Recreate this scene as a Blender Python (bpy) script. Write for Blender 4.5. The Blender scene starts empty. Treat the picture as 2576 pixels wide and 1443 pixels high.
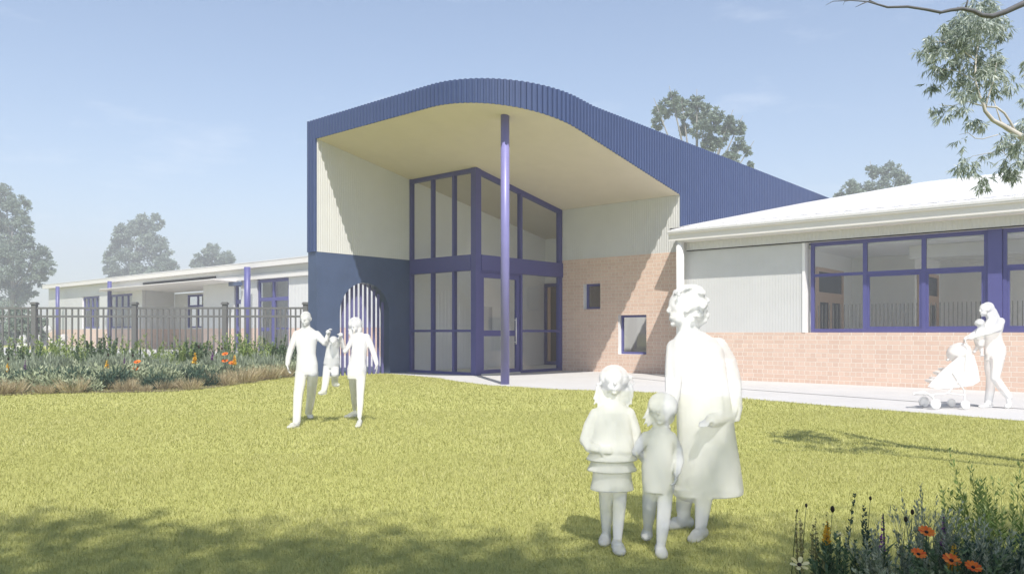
import bpy, bmesh, math, random
import numpy as np
from mathutils import Vector, Matrix

random.seed(7)
SC = bpy.context.scene
COL = SC.collection
R = math.radians
PI = math.pi

# ------------------------------------------------------------------ camera frame
EYE = 1.4
FPX, U0, V0 = 1970.0, 1288.0, 836.0
_n = math.hypot(.755, .656)
CA, SA = .755 / _n, .656 / _n
RIGHT = Vector((CA, SA, 0)); FWD = Vector((-SA, CA, 0))

def sight(u, v):
    x = (u - U0) / FPX
    return Vector((x * CA - SA, x * SA + CA, -(v - V0) / FPX))

def at(u, v, dist):
    d = sight(u, v) * dist
    return Vector((d.x, d.y, d.z + EYE))

def gnd(u, v, z=0.0):
    d = sight(u, v); t = (z - EYE) / d.z
    return Vector((d.x * t, d.y * t, z))

def on_y(u, v, y):
    d = sight(u, v); return at(u, v, y / d.y)

# ------------------------------------------------------------------ materials
def nodes_of(name):
    m = bpy.data.materials.new(name); m.use_nodes = True
    nt = m.node_tree
    return m, nt, nt.nodes, nt.links, nt.nodes['Principled BSDF']

def mat(name, col, rough=.6, var=.08, scale=6., bump=0., bscale=60., metal=0., spec=.5, aniso=(1, 1, 1)):
    m, nt, N, L, P = nodes_of(name)
    P.inputs['Roughness'].default_value = rough
    P.inputs['Metallic'].default_value = metal
    P.inputs['Specular IOR Level'].default_value = spec
    geo = N.new('ShaderNodeNewGeometry')
    mp = N.new('ShaderNodeMapping'); mp.inputs['Scale'].default_value = aniso
    L.new(geo.outputs['Position'], mp.inputs['Vector'])
    nz = N.new('ShaderNodeTexNoise'); nz.inputs['Scale'].default_value = scale
    nz.inputs['Detail'].default_value = 6; nz.inputs['Roughness'].default_value = .65
    L.new(mp.outputs[0], nz.inputs['Vector'])
    rp = N.new('ShaderNodeValToRGB')
    lo = [max(0, c * (1 - var)) for c in col]; hi = [min(1, c * (1 + var)) for c in col]
    rp.color_ramp.elements[0].position = .3; rp.color_ramp.elements[1].position = .7
    rp.color_ramp.elements[0].color = (*lo, 1); rp.color_ramp.elements[1].color = (*hi, 1)
    L.new(nz.outputs['Fac'], rp.inputs[0]); L.new(rp.outputs[0], P.inputs['Base Color'])
    if bump:
        n2 = N.new('ShaderNodeTexNoise'); n2.inputs['Scale'].default_value = bscale
        n2.inputs['Detail'].default_value = 4
        L.new(mp.outputs[0], n2.inputs['Vector'])
        b = N.new('ShaderNodeBump'); b.inputs['Strength'].default_value = bump; b.inputs['Distance'].default_value = .01
        L.new(n2.outputs['Fac'], b.inputs['Height']); L.new(b.outputs[0], P.inputs['Normal'])
    return m

def brick_mat(name, c1, c2, mortar):
    m, nt, N, L, P = nodes_of(name)
    geo = N.new('ShaderNodeNewGeometry'); sep = N.new('ShaderNodeSeparateXYZ')
    L.new(geo.outputs['Position'], sep.inputs[0])
    ad = N.new('ShaderNodeMath'); ad.operation = 'ADD'
    L.new(sep.outputs['X'], ad.inputs[0]); L.new(sep.outputs['Y'], ad.inputs[1])
    cb = N.new('ShaderNodeCombineXYZ'); L.new(ad.outputs[0], cb.inputs[0]); L.new(sep.outputs['Z'], cb.inputs[1])
    bt = N.new('ShaderNodeTexBrick')
    bt.offset = .25; bt.offset_frequency = 2; bt.squash = .5; bt.squash_frequency = 2
    bt.inputs['Scale'].default_value = 1
    bt.inputs['Brick Width'].default_value = .30; bt.inputs['Row Height'].default_value = .12
    bt.inputs['Mortar Size'].default_value = .009; bt.inputs['Mortar Smooth'].default_value = .15
    bt.inputs['Color1'].default_value = (*c1, 1); bt.inputs['Color2'].default_value = (*c2, 1)
    bt.inputs['Mortar'].default_value = (*mortar, 1)
    L.new(cb.outputs[0], bt.inputs['Vector'])
    nz = N.new('ShaderNodeTexNoise'); nz.inputs['Scale'].default_value = 1.3; nz.inputs['Detail'].default_value = 8
    L.new(geo.outputs['Position'], nz.inputs['Vector'])
    mx = N.new('ShaderNodeMix'); mx.data_type = 'RGBA'; mx.blend_type = 'MULTIPLY'; mx.inputs['Factor'].default_value = .08
    L.new(bt.outputs['Color'], mx.inputs['A']); L.new(nz.outputs['Fac'], mx.inputs['B'])
    hs = N.new('ShaderNodeHueSaturation'); hs.inputs['Saturation'].default_value = 1.0
    L.new(mx.outputs['Result'], hs.inputs['Color'])
    L.new(hs.outputs[0], P.inputs['Base Color']); P.inputs['Roughness'].default_value = .85
    n2 = N.new('ShaderNodeTexNoise'); n2.inputs['Scale'].default_value = 40; n2.inputs['Detail'].default_value = 5
    L.new(geo.outputs['Position'], n2.inputs['Vector'])
    mm = N.new('ShaderNodeMath'); mm.operation = 'MULTIPLY_ADD'; mm.inputs[1].default_value = .25
    L.new(n2.outputs['Fac'], mm.inputs[0])
    inv = N.new('ShaderNodeMath'); inv.operation = 'SUBTRACT'; inv.inputs[0].default_value = 1
    L.new(bt.outputs['Fac'], inv.inputs[1]); L.new(inv.outputs[0], mm.inputs[2])
    b = N.new('ShaderNodeBump'); b.inputs['Strength'].default_value = .8; b.inputs['Distance'].default_value = .012
    L.new(mm.outputs[0], b.inputs['Height']); L.new(b.outputs[0], P.inputs['Normal'])
    return m

def glass_mat(name, tint, refl=.04):
    m, nt, N, L, P = nodes_of(name)
    out = N['Material Output']; N.remove(P)
    tr = N.new('ShaderNodeBsdfTransparent'); tr.inputs[0].default_value = (*tint, 1)
    gl = N.new('ShaderNodeBsdfGlossy'); gl.inputs['Roughness'].default_value = .02
    gl.inputs['Color'].default_value = (.9, .93, .95, 1)
    fr = N.new('ShaderNodeLayerWeight'); pw = N.new('ShaderNodeMath'); pw.operation = 'POWER'; pw.inputs[1].default_value = 5
    L.new(fr.outputs['Facing'], pw.inputs[0])
    ad = N.new('ShaderNodeMath'); ad.operation = 'MULTIPLY_ADD'; ad.inputs[1].default_value = .8; ad.inputs[2].default_value = refl
    L.new(pw.outputs[0], ad.inputs[0])
    mx = N.new('ShaderNodeMixShader'); L.new(ad.outputs[0], mx.inputs[0])
    L.new(tr.outputs[0], mx.inputs[1]); L.new(gl.outputs[0], mx.inputs[2]); L.new(mx.outputs[0], out.inputs[0])
    return m

def ghost_mat(name, alpha, col=(.96, .96, .95)):
    """see-through white figure"""
    m, nt, N, L, P = nodes_of(name)
    out = N['Material Output']; N.remove(P)
    tr = N.new('ShaderNodeBsdfTransparent')
    df = N.new('ShaderNodeBsdfDiffuse'); df.inputs[0].default_value = (*col, 1)
    tl = N.new('ShaderNodeBsdfTranslucent'); tl.inputs[0].default_value = (*col, 1)
    geo = N.new('ShaderNodeNewGeometry')
    nz = N.new('ShaderNodeTexNoise'); nz.inputs['Scale'].default_value = 5
    L.new(geo.outputs['Position'], nz.inputs['Vector'])
    mr = N.new('ShaderNodeMapRange'); mr.inputs[3].default_value = alpha - .03; mr.inputs[4].default_value = alpha + .03
    L.new(nz.outputs['Fac'], mr.inputs[0])
    # soft, nearly even response: the surface normal is pulled towards one fixed direction
    vm = N.new('ShaderNodeVectorMath'); vm.operation = 'MULTIPLY_ADD'; vm.inputs[1].default_value = (.08, .08, .08); vm.inputs[2].default_value = (.25, -.75, .30)
    nr = N.new('ShaderNodeVectorMath'); nr.operation = 'NORMALIZE'
    L.new(geo.outputs['Normal'], vm.inputs[0]); L.new(vm.outputs[0], nr.inputs[0]); L.new(nr.outputs[0], df.inputs['Normal'])
    a = N.new('ShaderNodeMixShader'); a.inputs[0].default_value = .22
    L.new(df.outputs[0], a.inputs[1]); L.new(tl.outputs[0], a.inputs[2])
    mx = N.new('ShaderNodeMixShader'); L.new(mr.outputs[0], mx.inputs[0])
    L.new(tr.outputs[0], mx.inputs[1]); L.new(a.outputs[0], mx.inputs[2]); L.new(mx.outputs[0], out.inputs[0])
    return m

def leaf_mat(name, cols, rough=.55, transl=.3, spec=.3):
    """cols: list of (pos, rgb); the ramp is read by the per-leaf attribute rnd"""
    m, nt, N, L, P = nodes_of(name)
    out = N['Material Output']
    at_ = N.new('ShaderNodeAttribute'); at_.attribute_name = 'rnd'
    rp = N.new('ShaderNodeValToRGB'); cr = rp.color_ramp
    while len(cr.elements) < len(cols): cr.elements.new(.5)
    for e, (p, c) in zip(cr.elements, cols): e.position = p; e.color = (*c, 1)
    L.new(at_.outputs['Fac'], rp.inputs[0])
    L.new(rp.outputs[0], P.inputs['Base Color']); P.inputs['Roughness'].default_value = rough
    P.inputs['Specular IOR Level'].default_value = spec
    tl = N.new('ShaderNodeBsdfTranslucent'); L.new(rp.outputs[0], tl.inputs[0])
    mx = N.new('ShaderNodeMixShader'); mx.inputs[0].default_value = transl
    L.new(P.outputs[0], mx.inputs[1]); L.new(tl.outputs[0], mx.inputs[2]); L.new(mx.outputs[0], out.inputs[0])
    return m

M = {}
M['blue_rib'] = mat('blue_ribbed_steel', (.050, .075, .170), .4, .05, 2.)
M['blue_wall'] = mat('blue_painted_wall', (.068, .097, .178), .38, .1, 1.5)
M['blue'] = mat('violet_blue_frame_paint', (.088, .088, .245), .42, .05, 3.)
M['lilac'] = mat('lilac_blue_column_paint', (.195, .185, .40), .4, .05, 3.)
M['arch'] = mat('violet_slat_paint', (.135, .13, .30), .45, .05, 3.)
M['soffit'] = mat('cream_soffit_lining', (.67, .605, .49), .75, .03, 1.5)
M['clad'] = mat('pale_grey_ribbed_cladding', (.58, .58, .565), .5, .03, 1.5)
M['white'] = mat('white_paint', (.80, .79, .77), .5, .02, 3.)
M['roof'] = mat('off_white_roof_steel', (.64, .63, .62), .45, .02, 2.)
M['fascia'] = mat('warm_white_fascia', (.70, .675, .635), .5, .02, 2.)
M['brick'] = brick_mat('peach_brickwork', (.72, .535, .425), (.65, .47, .37), (.81, .71, .61))
M['glass'] = glass_mat('clear_glazing', (.95, .955, .955))
M['glass_grey'] = glass_mat('grey_glazing', (.91, .915, .92), .05)
def skylight_mat(name, col):
    m, nt, N, L, P = nodes_of(name)
    out = N['Material Output']; N.remove(P)
    geo = N.new('ShaderNodeNewGeometry'); nz = N.new('ShaderNodeTexNoise'); nz.inputs['Scale'].default_value = 3
    L.new(geo.outputs['Position'], nz.inputs['Vector'])
    mr = N.new('ShaderNodeMapRange'); mr.inputs[3].default_value = .84; mr.inputs[4].default_value = .90; L.new(nz.outputs['Fac'], mr.inputs[0])
    df = N.new('ShaderNodeBsdfDiffuse'); df.inputs[0].default_value = (*col, 1)
    tl = N.new('ShaderNodeBsdfTranslucent'); tl.inputs[0].default_value = (*col, 1)
    a = N.new('ShaderNodeMixShader'); L.new(mr.outputs[0], a.inputs[0]); L.new(df.outputs[0], a.inputs[1]); L.new(tl.outputs[0], a.inputs[2])
    L.new(a.outputs[0], out.inputs[0]); return m
M['added_skylight'] = skylight_mat('translucent_roof_sheet', (.93, .93, .92))
M['inwhite'] = mat('interior_white_plaster', (.88, .88, .86), .7, .02, 2.)
M['floor'] = mat('interior_floor', (.62, .61, .59), .5, .04, 3.)
M['timber'] = mat('pale_timber_frame', (.62, .44, .33), .55, .1, 3., aniso=(6, 6, .6))
M['brownglass'] = mat('brown_tinted_panel', (.10, .085, .065), .2, .1, 2.)
M['stripe'] = mat('grey_privacy_stripe', (.115, .11, .10), .6, .05, 5.)
M['black'] = mat('black_shadow_gap', (.012, .011, .010), .8, .1, 4.)
M['fence'] = mat('charcoal_fence_steel', (.15, .15, .145), .5, .06, 4.)
M['concrete'] = mat('pale_concrete', (.47, .46, .45), .8, .05, .8, bump=.15, bscale=90)
M['soil'] = mat('bed_soil', (.10, .075, .045), .95, .3, 4., bump=.5)
M['bark'] = mat('pale_bark', (.50, .47, .43), .8, .25, 3., aniso=(1, 1, .3))
M['farbark'] = mat('far_bark', (.22, .215, .19), .85, .2, 3.)
M['darkbark'] = mat('grey_bark', (.17, .16, .15), .85, .25, 5.)
M['twig'] = mat('bare_grey_twig', (.10, .10, .11), .8, .2, 6.)
M['wallfar'] = mat('dark_boundary_fence', (.10, .10, .115), .7, .1, 2.)
M['ghost'] = ghost_mat('white_translucent_figure', .50)
M['ghost_faint'] = ghost_mat('faint_white_figure', .42)
M['grassblade'] = leaf_mat('lawn_blades', [(0, (.385, .385, .13)), (.4, (.46, .455, .165)), (.75, (.53, .52, .215)), (1, (.64, .61, .34))], .6, .35)
M['gum'] = leaf_mat('gum_leaves', [(0, (.19, .24, .19)), (.5, (.36, .42, .35)), (1, (.60, .65, .63))], .4, .3, .6)
M['treeleaf'] = leaf_mat('tree_leaves', [(0, (.13, .18, .13)), (.5, (.22, .28, .215)), (1, (.33, .39, .315))], .6, .25)
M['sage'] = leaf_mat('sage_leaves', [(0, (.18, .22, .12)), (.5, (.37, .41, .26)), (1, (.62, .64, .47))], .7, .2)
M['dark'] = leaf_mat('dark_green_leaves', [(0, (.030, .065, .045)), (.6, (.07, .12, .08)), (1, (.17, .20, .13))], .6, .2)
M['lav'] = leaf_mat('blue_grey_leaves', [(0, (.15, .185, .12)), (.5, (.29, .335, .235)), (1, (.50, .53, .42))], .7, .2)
M['lime'] = leaf_mat('lime_green_leaves', [(0, (.13, .20, .045)), (.5, (.25, .34, .09)), (1, (.40, .46, .18))], .6, .3)
M['mid'] = leaf_mat('mid_green_leaves', [(0, (.055, .10, .045)), (.5, (.12, .19, .09)), (1, (.24, .30, .17))], .6, .3)
M['olive'] = leaf_mat('olive_leaves', [(0, (.16, .15, .05)), (.5, (.29, .27, .11)), (1, (.42, .38, .20))], .7, .2)
M['straw'] = leaf_mat('brown_grass_blades', [(0, (.27, .21, .12)), (.5, (.45, .37, .22)), (1, (.62, .55, .36))], .75, .3)
M['orange'] = leaf_mat('orange_petals', [(0, (.70, .10, .015)), (.5, (.80, .19, .02)), (1, (.85, .30, .05))], .6, .3)
M['yellow'] = leaf_mat('yellow_petals', [(0, (.75, .42, .03)), (1, (.85, .62, .10))], .6, .3)
M['paleyellow'] = leaf_mat('pale_yellow_petals', [(0, (.75, .62, .22)), (1, (.85, .78, .45))], .6, .3)
M['purple'] = leaf_mat('purple_florets', [(0, (.14, .03, .18)), (1, (.30, .10, .34))], .6, .2)
M['seed'] = leaf_mat('dark_seed_head', [(0, (.03, .022, .015)), (1, (.09, .06, .04))], .8, .1)

def ground_mat():
    m, nt, N, L, P = nodes_of('lawn_ground')
    geo = N.new('ShaderNodeNewGeometry')
    n1 = N.new('ShaderNodeTexNoise'); n1.inputs['Scale'].default_value = 26; n1.inputs['Detail'].default_value = 8; n1.inputs['Roughness'].default_value = .75
    n2 = N.new('ShaderNodeTexNoise'); n2.inputs['Scale'].default_value = .35; n2.inputs['Detail'].default_value = 4
    L.new(geo.outputs['Position'], n1.inputs['Vector']); L.new(geo.outputs['Position'], n2.inputs['Vector'])
    r1 = N.new('ShaderNodeValToRGB')
    e = r1.color_ramp.elements
    e[0].position = .3; e[0].color = (.33, .345, .085, 1); e[1].position = .7; e[1].color = (.55, .55, .18, 1)
    L.new(n1.outputs['Fac'], r1.inputs[0])
    mx = N.new('ShaderNodeMix'); mx.data_type = 'RGBA'; mx.blend_type = 'MULTIPLY'; mx.inputs['Factor'].default_value = .25
    L.new(r1.outputs[0], mx.inputs['A']); L.new(n2.outputs['Fac'], mx.inputs['B'])
    L.new(mx.outputs['Result'], P.inputs['Base Color']); P.inputs['Roughness'].default_value = .9
    b = N.new('ShaderNodeBump'); b.inputs['Strength'].default_value = .6; b.inputs['Distance'].default_value = .03
    L.new(n1.outputs['Fac'], b.inputs['Height']); L.new(b.outputs[0], P.inputs['Normal'])
    return m
M['lawn'] = ground_mat()

# ------------------------------------------------------------------ object helpers
def tag(o, label=None, cat=None, group=None, kind=None):
    for k, v in (('label', label), ('category', cat), ('group', group), ('kind', kind)):
        if v: o[k] = v
    return o

def empty(name, loc=(0, 0, 0), rz=0.):
    o = bpy.data.objects.new(name, None); COL.objects.link(o)
    o.empty_display_size = .3; o.location = loc; o.rotation_euler = (0, 0, rz)
    return o

def link(name, me, parent=None, loc=None):
    """me is in world coordinates; parents sit unrotated at their location"""
    o = bpy.data.objects.new(name, me); COL.objects.link(o)
    if parent is not None:
        o.parent = parent
        p, off = parent, Vector((0, 0, 0))
        while p is not None: off = off + Vector(p.location); p = p.parent
        me.transform(Matrix.Translation(-off))
    if loc is not None:
        me.transform(Matrix.Translation(-Vector(loc))); o.location = loc
    return o

def copy_tree(o, parent=None):
    c = o.copy(); COL.objects.link(c); c.parent = parent
    for ch in list(o.children): copy_tree(ch, c)
    return c

class MB:
    """collects shapes, links them as one mesh object"""
    def __init__(s): s.v = []; s.f = []; s.m = []; s.sm = []
    def face(s, pts, mi=0, sm=False):
        b = len(s.v); s.v += [tuple(p) for p in pts]; s.f.append(list(range(b, b + len(pts)))); s.m.append(mi); s.sm.append(sm)
    def grid(s, rows, mi=0, sm=True, closed=False, caps=False):
        b = len(s.v); n = len(rows[0])
        for r in rows: s.v += [tuple(p) for p in r]
        for i in range(len(rows) - 1):
            for j in range(n if closed else n - 1):
                k = (j + 1) % n
                s.f.append([b + i * n + j, b + i * n + k, b + (i + 1) * n + k, b + (i + 1) * n + j]); s.m.append(mi); s.sm.append(sm)
        if caps:
            s.f.append([b + j for j in reversed(range(n))]); s.m.append(mi); s.sm.append(False)
            s.f.append([b + (len(rows) - 1) * n + j for j in range(n)]); s.m.append(mi); s.sm.append(False)
    def box(s, x0, x1, y0, y1, z0, z1, mi=0):
        p = [(x, y, z) for z in (z0, z1) for x, y in ((x0, y0), (x1, y0), (x1, y1), (x0, y1))]
        b = len(s.v); s.v += p
        for q in ((3, 2, 1, 0), (4, 5, 6, 7), (0, 1, 5, 4), (1, 2, 6, 5), (2, 3, 7, 6), (3, 0, 4, 7)):
            s.f.append([b + i for i in q]); s.m.append(mi); s.sm.append(False)
    def obox(s, c, ax, ay, az, hx, hy, hz, mi=0):
        c = Vector(c); p = []
        for z in (-1, 1):
            for x, y in ((-1, -1), (1, -1), (1, 1), (-1, 1)):
                p.append(tuple(c + ax * (x * hx) + ay * (y * hy) + az * (z * hz)))
        b = len(s.v); s.v += p
        for q in ((3, 2, 1, 0), (4, 5, 6, 7), (0, 1, 5, 4), (1, 2, 6, 5), (2, 3, 7, 6), (3, 0, 4, 7)):
            s.f.append([b + i for i in q]); s.m.append(mi); s.sm.append(False)
    def prism(s, poly, z0, z1, mi=0):
        """poly: xy list counter-clockwise; z0/z1 numbers or functions of (x, y)"""
        f0 = z0 if callable(z0) else (lambda x, y: z0); f1 = z1 if callable(z1) else (lambda x, y: z1)
        lo = [(x, y, f0(x, y)) for x, y in poly]; hi = [(x, y, f1(x, y)) for x, y in poly]
        s.face(list(reversed(lo)), mi); s.face(hi, mi)
        n = len(poly)
        for i in range(n):
            j = (i + 1) % n
            s.face([lo[i], lo[j], hi[j], hi[i]], mi)
    def tube(s, pts, rad, n=10, mi=0, caps=True):
        pts = [Vector(p) for p in pts]
        if not isinstance(rad, (list, tuple)): rad = [rad] * len(pts)
        rows = []; up = None
        for i, p in enumerate(pts):
            t = (pts[min(i + 1, len(pts) - 1)] - pts[max(i - 1, 0)])
            t = t.normalized() if t.length > 1e-9 else Vector((0, 0, 1))
            if up is None: up = t.orthogonal().normalized()
            a = (up - t * up.dot(t)); a = a.normalized() if a.length > 1e-6 else t.orthogonal().normalized()
            up = a; b = t.cross(a)
            rows.append([p + (a * math.cos(q) + b * math.sin(q)) * rad[i] for q in (2 * PI * k / n for k in range(n))])
        s.grid(rows, mi, True, True, caps)
    def mesh(s, name, mats):
        me = bpy.data.meshes.new(name); me.from_pydata(s.v, [], s.f)
        mats = mats if isinstance(mats, (list, tuple)) else [mats]
        for m in mats: me.materials.append(m)
        me.polygons.foreach_set('material_index', s.m); me.polygons.foreach_set('use_smooth', s.sm)
        me.update(); return me
    def build(s, name, mats, parent=None, loc=None):
        return link(name, s.mesh(name, mats), parent, loc)

def np_mesh(name, V, F, mtl, rnd=None):
    """V (n,3), F (m,k) numpy; rnd per face -> attribute on faces"""
    me = bpy.data.meshes.new(name); k = F.shape[1]
    me.vertices.add(len(V)); me.vertices.foreach_set('co', np.ascontiguousarray(V, np.float32).ravel())
    me.loops.add(F.size); me.loops.foreach_set('vertex_index', np.ascontiguousarray(F, np.int32).ravel())
    me.polygons.add(len(F))
    me.polygons.foreach_set('loop_start', np.arange(0, F.size, k, dtype=np.int32))
    if rnd is not None:
        a = me.attributes.new('rnd', 'FLOAT', 'FACE'); a.data.foreach_set('value', np.asarray(rnd, np.float32))
    me.materials.append(mtl); me.update(calc_edges=True); return me

def ribbed(mb, path, z0, z1, pitch, depth, mi=0, flip=1, duty=.5, flank=.12):
    """vertical trapezoid ribs along a plan polyline; z0/z1 functions of (x, y)"""
    P = [Vector((x, y)) for x, y in path]
    L = [0.]
    for a, b in zip(P, P[1:]): L.append(L[-1] + (b - a).length)
    tot = L[-1]; n = max(1, round(tot / pitch)); pt = tot / n
    prof = []
    for i in range(n):
        for f, d in ((0, 0), (flank, 1), (duty, 1), (duty + flank, 0)): prof.append(((i + f) * pt, d))
    prof.append((tot, 0))
    lo, hi = [], []; k = 0
    for sdist, d in prof:
        while k < len(P) - 2 and sdist > L[k + 1]: k += 1
        seg = P[k + 1] - P[k]; t = min(1, max(0, (sdist - L[k]) / seg.length)); q = P[k] + seg * t
        # blend the normals near joints so curves stay smooth
        def nrm(i): s_ = P[i + 1] - P[i]; s_ = s_.normalized(); return Vector((s_.y, -s_.x)) * flip
        nn = nrm(k)
        if t > .5 and k < len(P) - 2 and nn.dot(nrm(k + 1)) > .8: nn = nn.lerp(nrm(k + 1), t - .5)
        if t < .5 and k > 0 and nn.dot(nrm(k - 1)) > .8: nn = nn.lerp(nrm(k - 1), .5 - t)
        nn.normalize()
        w = q + nn * (depth * d)
        lo.append((w.x, w.y, z0(q.x, q.y))); hi.append((w.x, w.y, z1(q.x, q.y)))
    b = len(mb.v); mb.v += lo + hi; n = len(lo)
    for i in range(n - 1):
        f = [b + i, b + i + 1, b + n + i + 1, b + n + i]
        mb.f.append(f if flip > 0 else f[::-1]); mb.m.append(mi); mb.sm.append(False)

def wall_holes(mb, axis, c, thick, a0, a1, z0, z1, holes, mi=0, jamb=1):
    """wall in the plane axis=c, its front towards -Y (axis y) or +X (axis x), with rectangular holes (a0,a1,z0,z1)"""
    As = sorted({a0, a1, *[h[0] for h in holes], *[h[1] for h in holes]}); As = [a for a in As if a0 <= a <= a1]
    Zs = sorted({z0, z1, *[h[2] for h in holes], *[h[3] for h in holes]}); Zs = [z for z in Zs if z0 <= z <= z1]
    bk = c + thick if axis == 'y' else c - thick
    P = (lambda a, z, d: (a, d, z)) if axis == 'y' else (lambda a, z, d: (d, a, z))
    def solid(i, j):
        if i < 0 or j < 0 or i >= len(As) - 1 or j >= len(Zs) - 1: return None
        ca, cz = (As[i] + As[i + 1]) / 2, (Zs[j] + Zs[j + 1]) / 2
        return not any(h[0] < ca < h[1] and h[2] < cz < h[3] for h in holes)
    for i in range(len(As) - 1):
        for j in range(len(Zs) - 1):
            if not solid(i, j): continue
            A, B, Z, Y = As[i], As[i + 1], Zs[j], Zs[j + 1]
            mb.face([P(A, Z, c), P(B, Z, c), P(B, Y, c), P(A, Y, c)], mi)
            mb.face([P(B, Z, bk), P(A, Z, bk), P(A, Y, bk), P(B, Y, bk)], mi)
            for (di, dj, q) in ((-1, 0, ((A, Z), (A, Y))), (1, 0, ((B, Y), (B, Z))), (0, -1, ((B, Z), (A, Z))), (0, 1, ((A, Y), (B, Y)))):
                s = solid(i + di, j + dj)
                if s is None or s is False:
                    (p, q_) = q
                    mb.face([P(*p, c), P(*q_, c), P(*q_, bk), P(*p, bk)], jamb if s is False else mi)

def frame_rect(mb, axis, c, d, a0, a1, z0, z1, w, mi=0):
    """rectangular frame, butt-jointed, occupying c..c+d along the axis"""
    def bx(A, B, Z, Y):
        if axis == 'y': mb.box(A, B, c, c + d, Z, Y, mi)
        else: mb.box(c, c + d, A, B, Z, Y, mi)
    bx(a0, a0 + w, z0, z1); bx(a1 - w, a1, z0, z1)
    bx(a0 + w, a1 - w, z0, z0 + w); bx(a0 + w, a1 - w, z1 - w, z1)

# ------------------------------------------------------------------ world, sun, camera
w = bpy.data.worlds.new('World'); SC.world = w; w.use_nodes = True
N, L = w.node_tree.nodes, w.node_tree.links
sky = N.new('ShaderNodeTexSky'); sky.sky_type = 'NISHITA'; sky.sun_disc = False
SUN = Vector((1.35, -1.0, 2.48)).normalized()
sky.sun_elevation = math.asin(SUN.z)
sky.sun_rotation = math.atan2(SUN.x, SUN.y)
sky.air_density = 1.0; sky.dust_density = .7; sky.ozone_density = 1.5
bg = N['Background']; bg.inputs['Strength'].default_value = .132
# a few thin wisps of cloud, laid out by view direction in the sky itself
tc = N.new('ShaderNodeTexCoord'); mp = N.new('ShaderNodeMapping'); mp.inputs['Scale'].default_value = (2.2, 2.2, 9)
L.new(tc.outputs['Generated'], mp.inputs[0])
cn = N.new('ShaderNodeTexNoise'); cn.inputs['Scale'].default_value = 1.6; cn.inputs['Detail'].default_value = 9; cn.inputs['Roughness'].default_value = .62
L.new(mp.outputs[0], cn.inputs['Vector'])
cr = N.new('ShaderNodeValToRGB'); cr.color_ramp.elements[0].position = .56; cr.color_ramp.elements[1].position = .95
cr.color_ramp.elements[1].color = (.5, .5, .5, 1)
L.new(cn.outputs['Fac'], cr.inputs[0])
cm = N.new('ShaderNodeMix'); cm.data_type = 'RGBA'
L.new(cr.outputs[0], cm.inputs['Factor']); L.new(sky.outputs[0], cm.inputs['A']); cm.inputs['B'].default_value = (7.5, 7.6, 7.9, 1)
L.new(cm.outputs['Result'], bg.inputs['Color'])

sl = bpy.data.lights.new('sun', 'SUN'); sl.energy = 5.0; sl.angle = R(.5); sl.color = (1, .955, .89)
so = bpy.data.objects.new('sun', sl); COL.objects.link(so); so.rotation_euler = SUN.to_track_quat('Z', 'Y').to_euler(); so.location = (20, -20, 40)

cam = bpy.data.cameras.new('camera'); co = bpy.data.objects.new('camera', cam); COL.objects.link(co)
co.location = (0, 0, EYE); co.rotation_euler = (R(90), 0, math.atan2(SA, CA))
cam.sensor_width = 36; cam.lens = FPX / 2576 * 36; cam.shift_y = (V0 - 721.6) / 2576; cam.clip_start = .05; cam.clip_end = 5000
SC.camera = co
SC.view_settings.view_transform = 'Standard'; SC.view_settings.look = 'None'
SC.view_settings.exposure = .55; SC.view_settings.gamma = 1
SC.cycles.transparent_max_bounces = 24; SC.cycles.max_bounces = 8; SC.cycles.diffuse_bounces = 6; SC.cycles.volume_bounces = 0
SC.cycles.use_denoising = True

exec_parts = []

# ------------------------------------------------------------------ ground
mb = MB(); G = 600
xs = np.linspace(-G, G, 25)
mb.grid([[(x, y, 0) for x in xs] for y in xs], 0, False)
tag(mb.build('lawn', M['lawn']), kind='structure')

def sheet(name, poly, z, m, th=None):
    mb = MB()
    if th: mb.prism(poly, z - th, z)
    else: mb.face([(x, y, z) for x, y in poly])
    return tag(mb.build(name, m), kind='structure')

edge = [(-21.6, 17.9), (-20.5, 17.35), (-19.2, 17.0), (-17.6, 16.65), (-15.6, 15.75), (-13.9, 15.2), (-11.8, 15.25), (-9.93, 15.8), (-8.4, 15.95), (-6.9, 15.65), (-5.1, 15.2), (-3.66, 14.91), (-2.0, 14.6), (0, 14.2), (6, 13.2), (14, 12.2)]
footpath = edge + [(14, 24), (-17.4, 24), (-17.4, 18.4), (-21.6, 18.4)]
sheet('footpath', footpath, .012, M['concrete'], .1)
# raised strip of paving along the brick wall
sheet('pavement', [(-14.4, 21.9), (-13.9, 21.0), (-8.5, 18.2), (-2.9, 16.9), (6, 15.7), (14, 14.9), (14, 21.47), (-11.7, 21.47), (-11.7, 22.9), (-14.4, 22.9)], .020, M['concrete'])
sheet('courtyard_paving', [(-120, 34), (-120, 24), (-56, 15.5), (-41, 13.2), (-34.5, 12.6), (-30, 15.2), (-21.9, 17.5), (-21.9, 34)], .008, M['concrete'])
sheet('lawn_strip', [(-100, 28.6), (-100, 25.2), (-80, 24.1), (-62, 20.4), (-58.8, 20.4), (-66, 23.6), (-84, 28.2)], .014, M['lawn'])

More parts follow.
